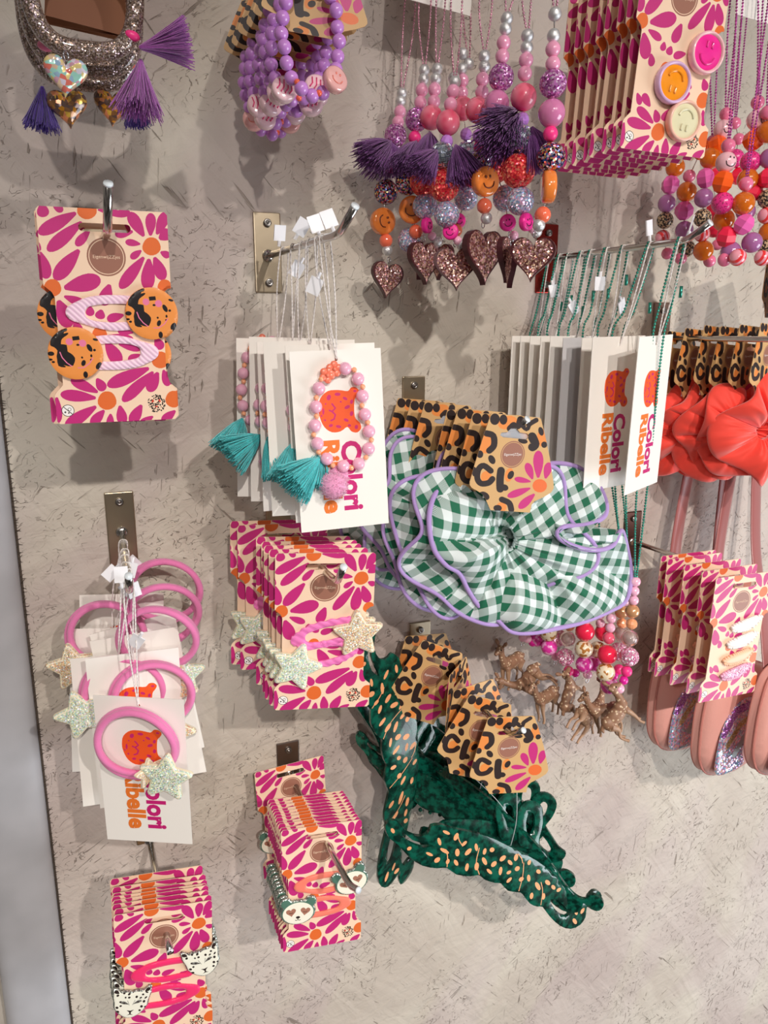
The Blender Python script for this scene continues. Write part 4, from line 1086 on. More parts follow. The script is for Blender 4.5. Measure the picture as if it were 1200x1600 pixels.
# ---- green necklaces with white cards and deer (hook C)
RBD = {'pink': .0043, 'softpink': .0043, 'gold': .0060, 'peach': .0048, 'clear': .0072, 'pinkgl': .0082, 'hot': .0048, 'magenta_s': .004, 'magenta': .0078, 'red': .0086, 'coralpink': .0052, 'creamleo': .0082}
def deer_necklace(label, card, beads, d, deer, plate_kind, tag, seed, chainx=0):
    px, py, cd, yaw, pitch, roll = card
    loc = pose_tl(px, py, cd, yaw, pitch, roll); R = Rm(yaw, pitch, roll); M = (Matrix.Translation(loc) @ R).inverted(); q = random.Random(seed)
    t = thing('deer_necklace', label, 'necklace', loc, E0(yaw, pitch, roll), 'green chain necklaces with fawn pendants on white cards')
    part('card', plate_kind, t)
    pd = max(.006, min(.160, cd * 1.25 - .030)); peg = peg_at(hC, pd) + Vector((0, 0, .003))
    strung(t, loc, (yaw, pitch, roll), peg_at(hC, min(.162, pd + .002)), tag, seed + 40, tagside=-1 if seed % 2 else 1)
    pts = [(at(770 + x / 5, 880 + y / 5, d), k, r / 5) for x, y, k, r in beads]
    topb = pts[0][0] if pts else peg - Vector((0, 0, .19))
    for s in (-1, 1):
        mid = loc + Vector((s * .005, .003 if cd < .13 else -.001, -.01))
        P = [peg, peg + Vector((s * .0035, 0, -.006)), peg.lerp(mid, .6) + Vector((s * q.uniform(0, .003), 0, 0)), mid, mid.lerp(topb, .6) + Vector((s * .003, .002, 0)), topb + Vector((s * .0008, 0, .003))]
        part('ball_chain', ball_chain('chain', [M @ v for v in P], GREENCH), t)
    mb = MB(); mb.tube([(0, 0, 0), (0, 0, -.008)], .0012, 8); part('clasp', mb.mesh('clasp', GREENCH), t, M @ (peg + Vector((.0040, -.001, -q.uniform(.02, .05)))))
    for p, k, r in pts:
        bead(t, k, M @ p, RBD.get(k, .005), rot=(q.uniform(0, 3), q.uniform(0, 3), 0))
        if k == 'clear': bead(t, 'pearl', M @ p, .0042)
    if pts:
        last = pts[-1][0]; part('jump_ring', JRING, t, M @ (last + Vector((0, 0, -.006))))
        x, y, a, yw, s = deer
        dp = at(770 + x / 5, 880 + y / 5, d)
        dm = part('deer', DEER, t)
        W = Matrix.Translation(dp) @ Matrix.Rotation(rad(yw), 4, 'Z') @ Matrix.Rotation(rad(a), 4, 'Y') @ Matrix.Scale(s, 4)
        dm.matrix_local = M @ W
        for e in (-1, 1): part('eye', EYE, dm, (.0175, e * .0028, .0188), (0, 0, 0), .0007)
gcards = [(998.6, 526.5, .141 + .013, 25.7, 2, -1.5), (926, 527, .128, 12, 1, -1), (909.5, 528, .1055, 16, 1, -1), (880, 528, .089, 10, 1, -.5), (860, 525, .074, 14, 1, .5), (845, 527, .064, 14, 1, .5), (828.5, 525, .051, 16, 1, 0), (813.5, 526, .040, 16, 1, 0), (800, 525, .030, 16, 1, 0)]
gbeads = [[(1115, 145, 'softpink', 40), (1105, 218, 'softpink', 38), (1100, 290, 'softpink', 40), (1090, 375, 'gold', 58), (1085, 475, 'peach', 45), (1070, 585, 'clear', 68), (1065, 730, 'pinkgl', 80), (1045, 845, 'hot', 46), (1022, 915, 'magenta_s', 38), (990, 980, 'softpink', 28)],
          [(1045, 235, 'softpink', 38), (1025, 300, 'softpink', 38), (925, 432, 'softpink', 45), (918, 505, 'softpink', 38), (905, 585, 'coralpink', 50), (893, 715, 'red', 85), (880, 850, 'creamleo', 85), (910, 955, 'magenta', 75)],
          [(1070, 150, 'softpink', 38), (1030, 260, 'softpink', 38), (1005, 380, 'gold', 50), (1010, 470, 'peach', 38), (1000, 550, 'clear', 55), (985, 690, 'pinkgl', 70), (985, 830, 'hot', 42), (945, 880, 'magenta_s', 38)],
          [(840, 400, 'softpink', 38), (840, 470, 'softpink', 38), (870, 540, 'red', 78), (820, 680, 'creamleo', 75), (790, 780, 'magenta', 70)],
          [(730, 380, 'softpink', 38), (730, 440, 'softpink', 38), (720, 535, 'red', 78), (712, 670, 'creamleo', 80), (715, 790, 'magenta', 75), (740, 868, 'softpink', 38)],
          [(620, 400, 'softpink', 38), (600, 492, 'peach', 45), (585, 590, 'clear', 55), (568, 735, 'pinkgl', 72), (592, 842, 'hot', 45), (645, 858, 'magenta_s', 35)],
          [(500, 470, 'peach', 40), (515, 585, 'pinkgl', 55), (435, 545, 'creamleo', 60), (440, 655, 'magenta', 65), (490, 730, 'softpink', 34)],
          [(380, 520, 'softpink', 36), (350, 590, 'magenta', 55), (310, 620, 'magenta_s', 36), (270, 590, 'softpink', 35), (235, 580, 'softpink', 28)], []]
gdeer = [(960, 1190, -50, -10, 1.12), (880, 1150, 14, 160, 1.0), (720, 1200, 60, 20, 1.0), (590, 1040, -60, 30, 1.1), (800, 1130, -5, 25, .95), (420, 1040, 10, 195, 1.05), (280, 900, 60, 150, 1.1), (150, 770, 5, 200, 1.1), None]
gd = [.118, .100, .088, .066, .074, .052, .036, .020, .02]
gl = ['nearest green chain necklace on a tilted white jaguar card, fawn hanging lowest', 'second green chain necklace behind the tilted jaguar card', 'third green chain necklace from the front', 'fourth green chain necklace from the front with barcoded card back',
      'fifth green chain necklace, its fawn in the middle of the herd', 'sixth green chain necklace, clear pearl bead above the fawn', 'seventh green chain necklace, magenta bead above the fawn', 'eighth green chain necklace, fawn furthest left', 'rearmost green chain with a plain white card beside the wall']
for i in range(9):
    deer_necklace(gl[i], gcards[i], gbeads[i], gd[i], gdeer[i], WC if i in (0, 1) else (WCK if i == 3 else WCB), [.0, 0, .55, .3, None, .55, None, .35, .25][i], i)

# ------------------------------------------------------------------ scrunchies
def gingham():
    m = bpy.data.materials.new('green_gingham'); m.use_nodes = True; nt = m.node_tree; b = nt.nodes['Principled BSDF']; N = nt.nodes.new; L = nt.links.new
    uv = N('ShaderNodeUVMap'); uv.uv_map = 'UVMap'; sp = N('ShaderNodeSeparateXYZ'); L(uv.outputs[0], sp.inputs[0])
    def M(op, a, c=None):
        q = N('ShaderNodeMath'); q.operation = op
        for i, z in enumerate((a, c)):
            if z is None: continue
            if isinstance(z, (int, float)): q.inputs[i].default_value = z
            else: L(z, q.inputs[i])
        return q.outputs[0]
    fx = M('FRACT', sp.outputs[0]); fy = M('FRACT', sp.outputs[1])
    sx = M('GREATER_THAN', fx, .5); sy = M('GREATER_THAN', fy, .5)
    # woven threads in the half-tone squares
    th = M('GREATER_THAN', M('FRACT', M('MULTIPLY', sp.outputs[0], 18)), .5); tv = M('GREATER_THAN', M('FRACT', M('MULTIPLY', sp.outputs[1], 18)), .5)
    xr = M('ABSOLUTE', M('SUBTRACT', th, tv))
    both = M('MULTIPLY', sx, sy); one = M('ABSOLUTE', M('SUBTRACT', sx, sy))
    mixv = M('ADD', both, M('MULTIPLY', one, M('ADD', M('MULTIPLY', xr, .5), .28)))
    mx = N('ShaderNodeMixRGB'); L(mixv, mx.inputs[0]); mx.inputs[1].default_value = lin('#DDE8E8'); mx.inputs[2].default_value = lin('#0A6446')
    L(mx.outputs[0], b.inputs['Base Color']); b.inputs['Roughness'].default_value = .8; b.inputs['Sheen Weight'].default_value = .15
    return m
GING = gingham(); PIPE = mat('lilac_piping', '#AD8FCC', .6, sheen=.3)
CORALF = mat('coral_chiffon', '#FB4636', .65, sheen=.5)
def scrunchie_mesh(name, E, I, seed, m, folds=11, bulge=.011, cell=.0140, nth_=400, nt_=24, thick=.0015, lean=.012):
    """E, I: closed curves (outer edge and gathered inner edge), same parameter; puffed double layer with radial folds"""
    r = random.Random(seed)
    bs = [0]; 
    for k in range(folds): bs.append(bs[-1] + r.uniform(.6, 1.4))
    bs = [b / bs[-1] for b in bs]
    def samp(Cv, u):
        n = len(Cv); x = (u % 1) * n; i = int(x) % n; f = x - int(x); return Cv[i].lerp(Cv[(i + 1) % n], f)
    fr = []
    for i in range(nth_):
        u = (i + .5) / nth_; k = max(j for j in range(folds) if bs[j] <= u); w = (u - bs[k]) / (bs[k + 1] - bs[k]); fr.append((k, w))
    cen = sum(I, Vector()) / len(I)
    vs = []; fs = []; uvs = []
    nn = [r.uniform(0, 6.28) for _ in range(12)]
    def wr(u, t): return .0011 * (math.sin(u * 6.283 * 23 + nn[0] + 3 * t) * (1 - t) ** .5 + .8 * math.sin(u * 6.283 * 37 + nn[1] - 4 * t) * (1 - t) + .5 * math.sin(u * 6.283 * 7 + 9 * t + nn[2]))
    fold = [(r.uniform(.75, 1.25), r.uniform(-.18, .18), r.uniform(-.35, .35)) for _ in range(folds)]
    for side in (1, -1):
        for i in range(nth_):
            u = i / nth_; e = samp(E, u); q = samp(I, u); k = max(j for j in range(folds) if bs[j] <= u); w = (u - bs[k]) / (bs[k + 1] - bs[k])
            fb = abs(math.sin(math.pi * w)) ** .6 * fold[k][0]
            for j in range(nt_ + 1):
                t = j / nt_
                tt = t
                p = q.lerp(e, tt)
                prof = math.sin(math.pi * min(1, t * .965 + .03)) ** .7
                dz = bulge * prof * (.25 + .85 * fb) + thick * (1 - t * .5)
                off = wr(u, t) * (1 if side > 0 else .6)
                p = p + Vector((0, -side * dz - off, 0))
                # lobes lean over one another
                tang = (samp(E, u + .01) - samp(E, u - .01)); tang = tang.normalized() if tang.length > 0 else tang
                p = p + tang * fold[k][2] * lean * math.sin(math.pi * t) * math.sin(math.pi * w)
                vs.append(p)
    n1 = nt_ + 1; base = nth_ * n1
    # uv: per fold, laid along the fold's own direction
    for side in (0, 1):
        for i in range(nth_):
            i2 = (i + 1) % nth_; k, w = fr[i]
            um = (bs[k] + bs[k + 1]) / 2; d = samp(E, um) - samp(I, um); a = math.atan2(d.z, d.x) + fold[k][1] * 1.6
            ca, sa = math.cos(a), math.sin(a)
            def U(p):
                x, z = p.x - cen.x, p.z - cen.z
                rr = (x * ca + z * sa); ss = (-x * sa + z * ca); dep = p.y - cen.y
                return ((ss * 1.15 + dep * .35) / cell + k * .37, (rr * 1.1 - dep * .5) / cell + k * .21)
            for j in range(nt_):
                f = (side * base + i * n1 + j, side * base + i * n1 + j + 1, side * base + i2 * n1 + j + 1, side * base + i2 * n1 + j)
                if side == 0: f = f[::-1]
                fs.append(f); uvs += [U(vs[x]) for x in f]
    for i in range(nth_):   # closing strips at the outer and inner edge
        i2 = (i + 1) % nth_
        for j in (nt_, 0):
            f = (i * n1 + j, i2 * n1 + j, base + i2 * n1 + j, base + i * n1 + j)
            if j == 0: f = f[::-1]
            fs.append(f); uvs += [(0, 0)] * 4
    me = bpy.data.meshes.new(name); me.from_pydata([tuple(v) for v in vs], [], fs); me.materials.append(m)
    ul = me.uv_layers.new(name='UVMap'); ul.data.foreach_set('uv', [c for q in uvs for c in q])
    me.polygons.foreach_set('use_smooth', [True] * len(fs)); me.update()
    return me
def resample(P, n):
    P = [Vector(p) for p in P]; N = len(P); L = [0]
    for i in range(N): L.append(L[-1] + (P[(i + 1) % N] - P[i]).length)
    o = []; j = 0
    for k in range(n):
        s = L[-1] * k / n
        while L[j + 1] < s: j += 1
        f = (s - L[j]) / max(1e-9, L[j + 1] - L[j]); o.append(P[j % N].lerp(P[(j + 1) % N], f))
    return o
def closed3(P, k=8):
    n = len(P); o = []
    for i in range(n):
        p0, p1, p2, p3 = [P[(i + j) % n] for j in (-1, 0, 1, 2)]
        for s in range(k):
            t = s / k; o.append(.5 * ((2 * p1) + (p2 - p0) * t + (2 * p0 - 5 * p1 + 4 * p2 - p3) * t * t + (-p0 + 3 * p1 - 3 * p2 + p3) * t ** 3))
    return o
# the front one, traced edge with its own depth at each point
base = at(826, 848, .116)
ctrl = [(455, 450, -8), (385, 485, -6), (325, 560, 0), (303, 660, 8), (322, 780, 13), (375, 850, 15), (430, 885, 12), (470, 960, 8), (520, 1030, 8), (590, 1080, 10), (650, 1130, 12), (740, 1135, 14), (850, 1115, 15), (950, 1090, 15), (1060, 1045, 12), (1130, 1000, 6),
        (1153, 900, -2), (1140, 800, -2), (1112, 705, 10), (1075, 768, 20), (1000, 788, 25), (905, 768, 27), (842, 728, 26), (868, 690, 24), (955, 682, 20), (1030, 655, 15), (1050, 610, 11), (1030, 540, 4), (985, 480, 0), (930, 440, -5), (850, 422, -9), (760, 430, -12), (650, 430, -12), (550, 430, -10)]
E1 = [at(560 + x / 2.727, 570 + y / 2.727, .116 + z / 1000) - base for x, y, z in ctrl]
E1 = resample(closed3(E1, 8), 400)
cI = at(560 + 700 / 2.727, 570 + 715 / 2.727, .108) - base
I1 = []
for k in range(400):
    d = (E1[k] - cI); a = math.atan2(d.z, d.x); I1.append(cI + Vector((.017 * math.cos(a), .0, .015 * math.sin(a))))
def scr_card(label, front_px, d, rot, me, pipe, sloc, srot, group, name='scrunchie_card', ssc=(1, 1, 1)):
    """the kraft card hangs by its slot; the scrunchie is buttoned to it"""
    loc = at(front_px[0], front_px[1], d)
    t = thing(name, label, 'scrunchie', loc, E0(*rot), group)
    part('card', KCARD, t); part('clear_backing', CLEARCARD, t)
    M = (Matrix.Translation(loc) @ Rm(*rot)).inverted()
    W = Matrix.Translation(sloc) @ Rm(*srot) @ Matrix.Diagonal((*ssc, 1))
    o = part('fabric', me, t); o.matrix_local = M @ W
    if pipe: part('piping', pipe, o)
    return t
def pipe_mesh(E, r=.0016):
    mb = MB(); mb.tube([p * 1.012 + Vector((0, -.0012, 0)) for p in resample(E, 260)], r, 8, closed=True); return mb.mesh('piping', PIPE)
G1 = scrunchie_mesh('gingham_front', E1, I1, 5, GING, 9, .017, lean=.045)
scr_card('frontmost green gingham scrunchie, spread wide, on its leopard card', (803.5, 681), .143, (-3, 2, 2), G1, pipe_mesh(E1, .0019), base, (0, 0, 0), 'green gingham scrunchies on the middle hook')
def proc_edge(rx, rz, seed, amp=.010, lob=5, wob=.10):
    r = random.Random(seed); ph = [r.uniform(0, 6.28) for _ in range(5)]; P = []
    for k in range(160):
        a = -2 * math.pi * k / 160 + 2.0
        q = 1 + wob * math.sin(lob * a + ph[0]) + wob * .5 * math.sin((lob + 2) * a + ph[1])
        y = amp * (math.sin((lob - 1) * a + ph[2]) + .5 * math.sin((lob + 2) * a + ph[3]))
        P.append(Vector((rx * q * math.cos(a) + .004 * math.sin(3 * a + ph[4]), y, rz * q * math.sin(a))))
    return P
def inner_ring(E, c=Vector((0, 0, 0)), rx=.014, rz=.012):
    o = []
    for p in E:
        a = math.atan2(p.z - c.z, p.x - c.x); o.append(c + Vector((rx * math.cos(a), p.y * .15, rz * math.sin(a))))
    return o
gm = []
for sd in (11, 12, 13):
    E_ = proc_edge(.070, .061, sd, .0055, 5); gm.append((scrunchie_mesh('gingham', E_, inner_ring(E_), sd, GING, 10, .0065), pipe_mesh(E_)))
gx = [(740, .1225, 0), (715, .103, 2), (699, .089, -1), (664, .058, 1), (642.5, .037, 0), (621, .0145, 1)]
gy = [647, 641, 641, 631, 627.5, 624]
for i, ((x, d, rl), y) in enumerate(zip(gx, gy)):
    p = at(x, y, d) + Vector((.0195, 0, -.0150)); px = None
    c3 = p + Vector((.006, -.002 if i < 1 else -.004, -.080 + .002 * (i % 2)))
    loc = p
    t = thing('scrunchie_card', f"{nth(i + 1, 7)} green gingham scrunchie with lilac piping on its leopard card", 'scrunchie', loc, E0(-4 + 2 * (i % 3), 1, rl), 'green gingham scrunchies on the middle hook')
    part('card', KCARD, t); part('clear_backing', CLEARCARD, t)
    o = part('fabric', gm[i % 3][0], t, (.004, -.000, -.080), (rad(0), rad([0, 40, -30, 20, 75, -50][i]), rad([-6, -4, -6, -5, -3, 0][i])), (1, 1 if i < 3 else .8, 1)); part('piping', gm[i % 3][1], o)

# ---- coral scrunchies at the right (hook P)
cm = []
for sd in (21, 22, 23):
    E_ = proc_edge(.040, .041, sd, .010, 4, .07); cm.append(scrunchie_mesh('coral', E_, inner_ring(E_, rx=.008, rz=.007), sd, CORALF, 8, .012))
pw = [(1050, 520, .020, 3), (1076, 516, .036, 8), (1104, 512, .052, 12), (1132, 514, .068, 6), (1160, 512, .084, 10), (1190, 510, .100, 14)]
pw = pw[::-1]
for i, (x, y, d, yw) in enumerate(pw):
    loc = at(x + 12, y + 22, d)
    t = thing('scrunchie_card', f"{nth(i, len(pw))} coral red scrunchie on its leopard card, right edge", 'scrunchie', loc, E0(yw, 0, -1), 'coral scrunchies on the right hook')
    part('card', KCARD, t, sc=(.85, 1, .95)); part('clear_backing', CLEARCARD, t, (0, 0, -.012), sc=(.7, 1, .8))
    part('fabric', cm[i % 3], t, (.004, -.002, -.078), (rad(4), rad([0, 60, -40, 110, 20, 80][i]), rad(-28)), (1.12, .8, 1.12))
# leopard cards at the far right edge, above
for i, (x, y, d) in enumerate(((1212, 380, .10), (1200, 372, .085))):
    t = thing('scrunchie_card', ['nearer leopard card cut off by the right edge, above the coral scrunchies', 'farther leopard card cut off by the right edge, above the coral scrunchies'][i], 'card', at(x + 10, y + 24, d), E0(30, 0, -6), 'leopard cards at the right edge')
    part('card', KCARD, t); part('clear_backing', CLEARCARD, t)

# ------------------------------------------------------------------ claw clips (hook I)
CLAW = bpy.data.materials.new('green_acetate'); CLAW.use_nodes = True
_n = CLAW.node_tree; _b = _n.nodes['Principled BSDF']; _t = _n.nodes.new('ShaderNodeTexCoord'); _v = _n.nodes.new('ShaderNodeTexNoise'); _v.inputs['Scale'].default_value = 170; _v.inputs['Detail'].default_value = 2
_c = _n.nodes.new('ShaderNodeValToRGB'); _c.color_ramp.elements[0].position = .38; _c.color_ramp.elements[0].color = lin('#032E25'); _c.color_ramp.elements[1].position = .62; _c.color_ramp.elements[1].color = lin('#0F6A55')
_n.links.new(_t.outputs['Object'], _v.inputs[0]); _n.links.new(_v.outputs['Fac'], _c.inputs[0]); _n.links.new(_c.outputs[0], _b.inputs['Base Color'])
_b.inputs['Roughness'].default_value = .22; _b.inputs['Coat Weight'].default_value = .5; _b.inputs['Transmission Weight'].default_value = .30; _b.inputs['IOR'].default_value = 1.4
PEACH = mat('peach_inlay', '#F2A876', .4); CLDARK = mat('dark_green_inlay', '#04241D', .3, coat=.6)
_o = at(540 + 680 / 2.857, 950 + 1180 / 2.857, .115)
def fcl(x, y):
    p = at(540 + x / 2.857, 950 + y / 2.857, .115) - _o; return (p.x * 1000, p.z * 1000)
def claw_front(spots):
    S = """190 995;205 965;230 960;255 975;275 1000;310 1015;350 1010;372 985;378 965;420 955;470 968;520 975;575 985;640 1005;700 1035;760 1065;830 1105;900 1160;955 1225;985 1262;1020 1300;1060 1325;1090 1322;1095 1300;
    1120 1282;1150 1288;1168 1310;1163 1345;1140 1366;1108 1360;1085 1345;1078 1390;1050 1418;1000 1428;945 1405;895 1358;860 1312;835 1308;800 1292;765 1248;748 1240;700 1232;670 1200;645 1198;600 1185;575 1165;540 1172;480 1168;440 1142;400 1148;340 1143;285 1112;240 1062;205 1040"""
    pts = [tuple(float(z) for z in q.split()) for q in S.replace('\n', '').split(';')]
    out = smooth_poly([fcl(*p) for p in pts], 2)
    h1 = smooth_poly([fcl(*p) for p in [(262, 1005), (300, 1035), (350, 1045), (385, 1050), (340, 1062), (290, 1048), (262, 1025)]], 2)
    h2 = smooth_poly([fcl(*p) for p in [(898, 1282), (935, 1292), (975, 1330), (992, 1358), (975, 1370), (935, 1345), (905, 1308)]], 2)
    q = random.Random(6); R = []; placed = []
    def inside(x, y, P):
        c = False; j = len(P) - 1
        for i in range(len(P)):
            if (P[i][1] > y) != (P[j][1] > y) and x < (P[j][0] - P[i][0]) * (y - P[i][1]) / (P[j][1] - P[i][1]) + P[i][0]: c = not c
            j = i
        return c
    for k in range(1400):
        x = q.uniform(190, 1080); y = q.uniform(960, 1425)
        a0 = .55 if x > 500 else .2
        a = a0 + q.choice((.3, 1.2, 1.9)) + q.uniform(-.3, .3); l = q.uniform(11, 22); w = q.uniform(6.5, 10)
        chk = [(x + (l + 8) * math.cos(t), y + (l + 8) * math.sin(t)) for t in [2 * math.pi * j / 8 for j in range(8)]]
        if not all(inside(*c, pts) for c in chk): continue
        if any(inside(*c, H) for c in chk for H in ([(250, 995), (390, 1040), (340, 1070), (280, 1050), (255, 1025)], [(888, 1272), (940, 1282), (1000, 1355), (975, 1380), (925, 1350), (890, 1310)])): continue
        if any(math.hypot(x - u, y - v) < l + z + 8 for u, v, z in placed): continue
        placed.append((x, y, l * .75)); n = 10
        R.append(([fcl(x + l * math.cos(t) * math.cos(a) - w * math.sin(t) * math.sin(a), y + l * math.cos(t) * math.sin(a) + w * math.sin(t) * math.cos(a)) for t in [2 * math.pi * j / n for j in range(n)]], 1))
    for ps in ([(440, 1135), (442, 1090), (435, 1060)], [(575, 1160), (562, 1110), (575, 1045)], [(748, 1232), (765, 1170), (770, 1110)], [(850, 1300), (858, 1240), (850, 1200)], [(485, 990), (490, 1015), (505, 1040)], [(745, 1070), (760, 1090), (765, 1110)]):
        R.append((fat([fcl(v.x, v.y) for v in spline([Vector((*p, 0)) for p in ps], 4)], .75, 3), 1))
    if not spots: R = []
    return slab('claw_front', out, [h1, h2], R, [CLAW, PEACH], 3.4, dome=.5, domew=1.2, grid=5, bend=lambda x, y: 7 * (1 - (x / 75) ** 2))
CLF = claw_front(True); CLP = claw_front(False)
def claw_plain():
    S = [(-62, 30), (-50, 26), (-40, 30), (-20, 26), (0, 20), (20, 10), (38, -2), (52, -16), (62, -26), (70, -30), (66, -40), (54, -44), (40, -34), (26, -26), (8, -16), (-12, -6), (-32, 0), (-52, 6), (-64, 16)]
    out = smooth_poly(S, 3); out = [(x, y) for x, y in out]
    # comb teeth along the lower edge
    return slab('claw_rear', out, [smooth_poly([(-50, 22), (-40, 20), (-30, 14), (-42, 12), (-52, 14)], 2), smooth_poly([(44, -20), (54, -30), (52, -36), (42, -30)], 2)], [], [CLAW], 3.2, dome=.5, domew=1.2, grid=6, bend=lambda x, y: -7 * (1 - (x / 75) ** 2))
CLR = claw_plain()
def claw_tab():
    out = smooth_poly([(-9, -6), (-12, 6), (-14, 20), (-8, 30), (2, 32), (11, 26), (12, 12), (9, 0), (8, -8)], 3)
    return slab('claw_tab', out, [smooth_poly([(-3, 4), (-5, 14), (-2, 22), (3, 20), (4, 10), (1, 4)], 3)], [], [CLAW], 3.0, dome=.5, domew=1.0, grid=5)
CLT = claw_tab()
mb = MB()
mb.tube([(.0024 * math.cos(t * 1.2), t * .0, .0) for t in (0, 1)], .0001, 4)
mb = MB(); mb.tube([Vector((-.009 + t * .00016, .0024 * math.cos(t * .55), .0024 * math.sin(t * .55))) for t in range(112)], .00048, 6); mb.tube([(-.011, 0, 0), (.011, 0, 0)], .0009, 8)
SPRING = mb.mesh('spring', mat('gold_spring', '#C9B478', .25, 1))
def teeth():
    mb = MB()
    for k in range(9):
        x = -.045 + k * .0105; z = -.006 * (k * .35) + .006
        mb.tube(spline([Vector((x, -.003, z)), Vector((x + .001, .006, z - .010)), Vector((x + .001, .016, z - .013))], 5), [.0022, .0021, .002, .0019, .0018, .0017, .0016, .0014, .0012, .001, .0008], 8)
    return mb.mesh('teeth', CLAW)
TEETH = teeth()
CLEARM = mat('clear_nylon_thread', '#E8EEF0', .2, alpha=.6)
def claw(label, cpx, cd, crot, px, d, rot, thread=True, sc=1.0, plain=False, wide=1.0):
    loc = at(cpx[0], cpx[1], cd)
    t = thing('claw_clip_card', label, 'claw clip', loc, E0(*crot), 'green spotted claw clips on leopard cards')
    part('card', KCARD, t)
    M = (Matrix.Translation(loc) @ Rm(*crot)).inverted()
    W = Matrix.Translation(at(px[0], px[1], d)) @ Rm(*rot) @ Matrix.Diagonal((sc, sc, sc * wide, 1))
    f = part('front_claw', CLP if plain else CLF, t); f.matrix_local = M @ W
    b = part('rear_claw', CLR, t); b.matrix_local = M @ (W @ Matrix.Translation((.002, .016, .014)) @ Rm(0, -14, 0))
    if plain: part('teeth', TEETH, f, (0, .006, 0))
    for k, (x, z, yy, rz) in enumerate(((.020, .018, .012, -6), (.004, .026, .018, -14))):
        tb = part('finger_tab', CLT, t); tb.matrix_local = M @ (W @ Matrix.Translation((x + .018, yy, z - .004)) @ Rm(0, -18, rz * 1.0 + 18))
    s = part('spring', SPRING, t, label='gold coil spring'); s.matrix_local = M @ (W @ Matrix.Translation((.004, -.001, .020)) @ Rm(0, 0, 22))
    if thread:
        p0 = M @ (loc + Rm(*crot).to_3x3() @ Vector((.010, 0, -.055))); p1 = (M @ (W @ Matrix.Translation((.012, .003, .014)))).translation
        part('thread', cord_mesh('thread', [p0, p0.lerp(p1, .5) + Vector((.003, 0, 0)), p1], .0003, CLEARM, False), t)
cl = [('frontmost green spotted claw clip, lying slanted along the bottom, on leopard card', (797, 1145), .134, (-8, 2, 1), (778, 1363), .118, (0, 0, 0)),
      ('second green claw clip, its leopard card leaning right behind the front one', (758, 1118), .118, (-4, 2, 17), (778, 1296), .086, (-38, 6, 6)),
      ('third green claw clip, its leopard card upright in the middle', (741, 1094), .102, (8, 1, -6), (722, 1280), .068, (-32, 0, -2)),
      ('fourth green claw clip, its leopard card turned edge-on', (716, 1064), .084, (42, 0, -6), (690, 1238), .052, (-14, 0, 4)),
      ('fifth green claw clip, standing on end at the far left, spots showing', (683, 1034), .060, (-6, 1, 20), (604, 1184), .050, (8, 0, 40)),
      ('rearmost green claw clip on the card nearest the wall plate', (665, 1015), .030, (0, 1, 0), (700, 1195), .024, (-20, 0, 10))]
for k, a in enumerate(cl): claw(*a, sc=(1, .84, .84, .80, .92, .8)[k], plain=k in (1, 2, 3, 5), wide=1.3 if k == 4 else 1.0)

# ------------------------------------------------------------------ pink necklaces (top middle)
HM = glitter('brown_pink_glitter', ['#9A6458', '#D8A49C', '#7A4A48', '#F4D0C4', '#A8706E', '#C090A0', '#8A5648', '#F0C8A8'], 1300, metal=.6, rough=.25, bump=1.1)
HEDGE = mat('heart_edge', '#4A2226', .3)
HEART = slab('glitter_heart', [(x * .96, y) for x, y in heart_poly(0, -13.5, 25, 40)], [circle(0, -5.2, .9, 8)], [([(x * .90, y) for x, y in heart_poly(0, -13.4, 23.6, 40)], 1)], [HEDGE, HM], 3.0, back=1, side=0)
RBN = {'silver': .0040, 'pink': .0046, 'lilacgl': .0083, 'marble': .0083, 'bigpink': .0083, 'lilacfac': .0046, 'disco': .0088, 'redgl': .0108, 'multigl': .0090, 'bluegl': .0090, 'smileorange': .0098, 'smilehot': .0056, 'coral': .0052, 'hot': .0046, 'softpink': .0032, 'rose': .0050,
       'smileball': .0072, 'orangefac': .0082, 'pinkfac': .0078, 'speck': .0078, 'orangeclear': .0080, 'lilacclear': .0074, 'leo': .0070, 'stripe': .0062, 'redfac': .0078, 'magenta_s': .004}
def px_r(R, d, y=200): return R
def bead_necklace(label, group, d, beads, top, chain, pend=None, tassel=None, yaw=0, name='bead_necklace', seed=0):
    q = random.Random(seed)
    org = at(top[0], top[1], d * .97)
    t = thing(name, label, 'necklace', org, (0, 0, 0), group)
    pts = []
    for b in beads:
        x, y, k = b[:3]; dd = b[3] if len(b) > 3 else 0; pts.append((at(x, y, d + dd) - org, k, b[4] if len(b) > 4 else None))
    f = pts[0][0]
    for s in (-1, 1):
        P = [Vector((s * .0035, 0, 0)), Vector((s * .003, 0, 0)).lerp(f, .5) + Vector((s * q.uniform(.001, .0035), q.uniform(-.002, .002), 0)), f + Vector((s * .0008, 0, .003))]
        part('ball_chain', ball_chain('chain', P, chain, .00085, .0021), t)
    P = [p for p, k, r in pts]
    if len(P) > 1:
        mb = MB(); mb.tube(P, .0004, 6); part('wire', mb.mesh('wire', CHROME), t)
    for p, k, r in pts:
        bead(t, k, p, RBN.get(k, .005), rot=r or ((q.uniform(-.4, .4), q.uniform(-.4, .4), q.uniform(-.3, .3)) if not k.startswith('smile') else (0, q.uniform(-.3, .3), q.uniform(-.3, .3))))
    if tassel:
        for tx, ty, me, rr, sc in tassel: part('tassel', me, t, at(tx, ty, d + .006) - org, rr, sc)
    if pend:
        hx, hy, hr, sc = pend; hp = at(hx, hy, d + .002) - org
        part('glitter_heart', HEART, t, hp, hr, sc); part('jump_ring', JRING, t, hp + Vector((0, 0, -.003)), (0, 0, .6))
    return t
G = 'pink bead necklaces with glitter hearts, top middle'
PI = math.pi
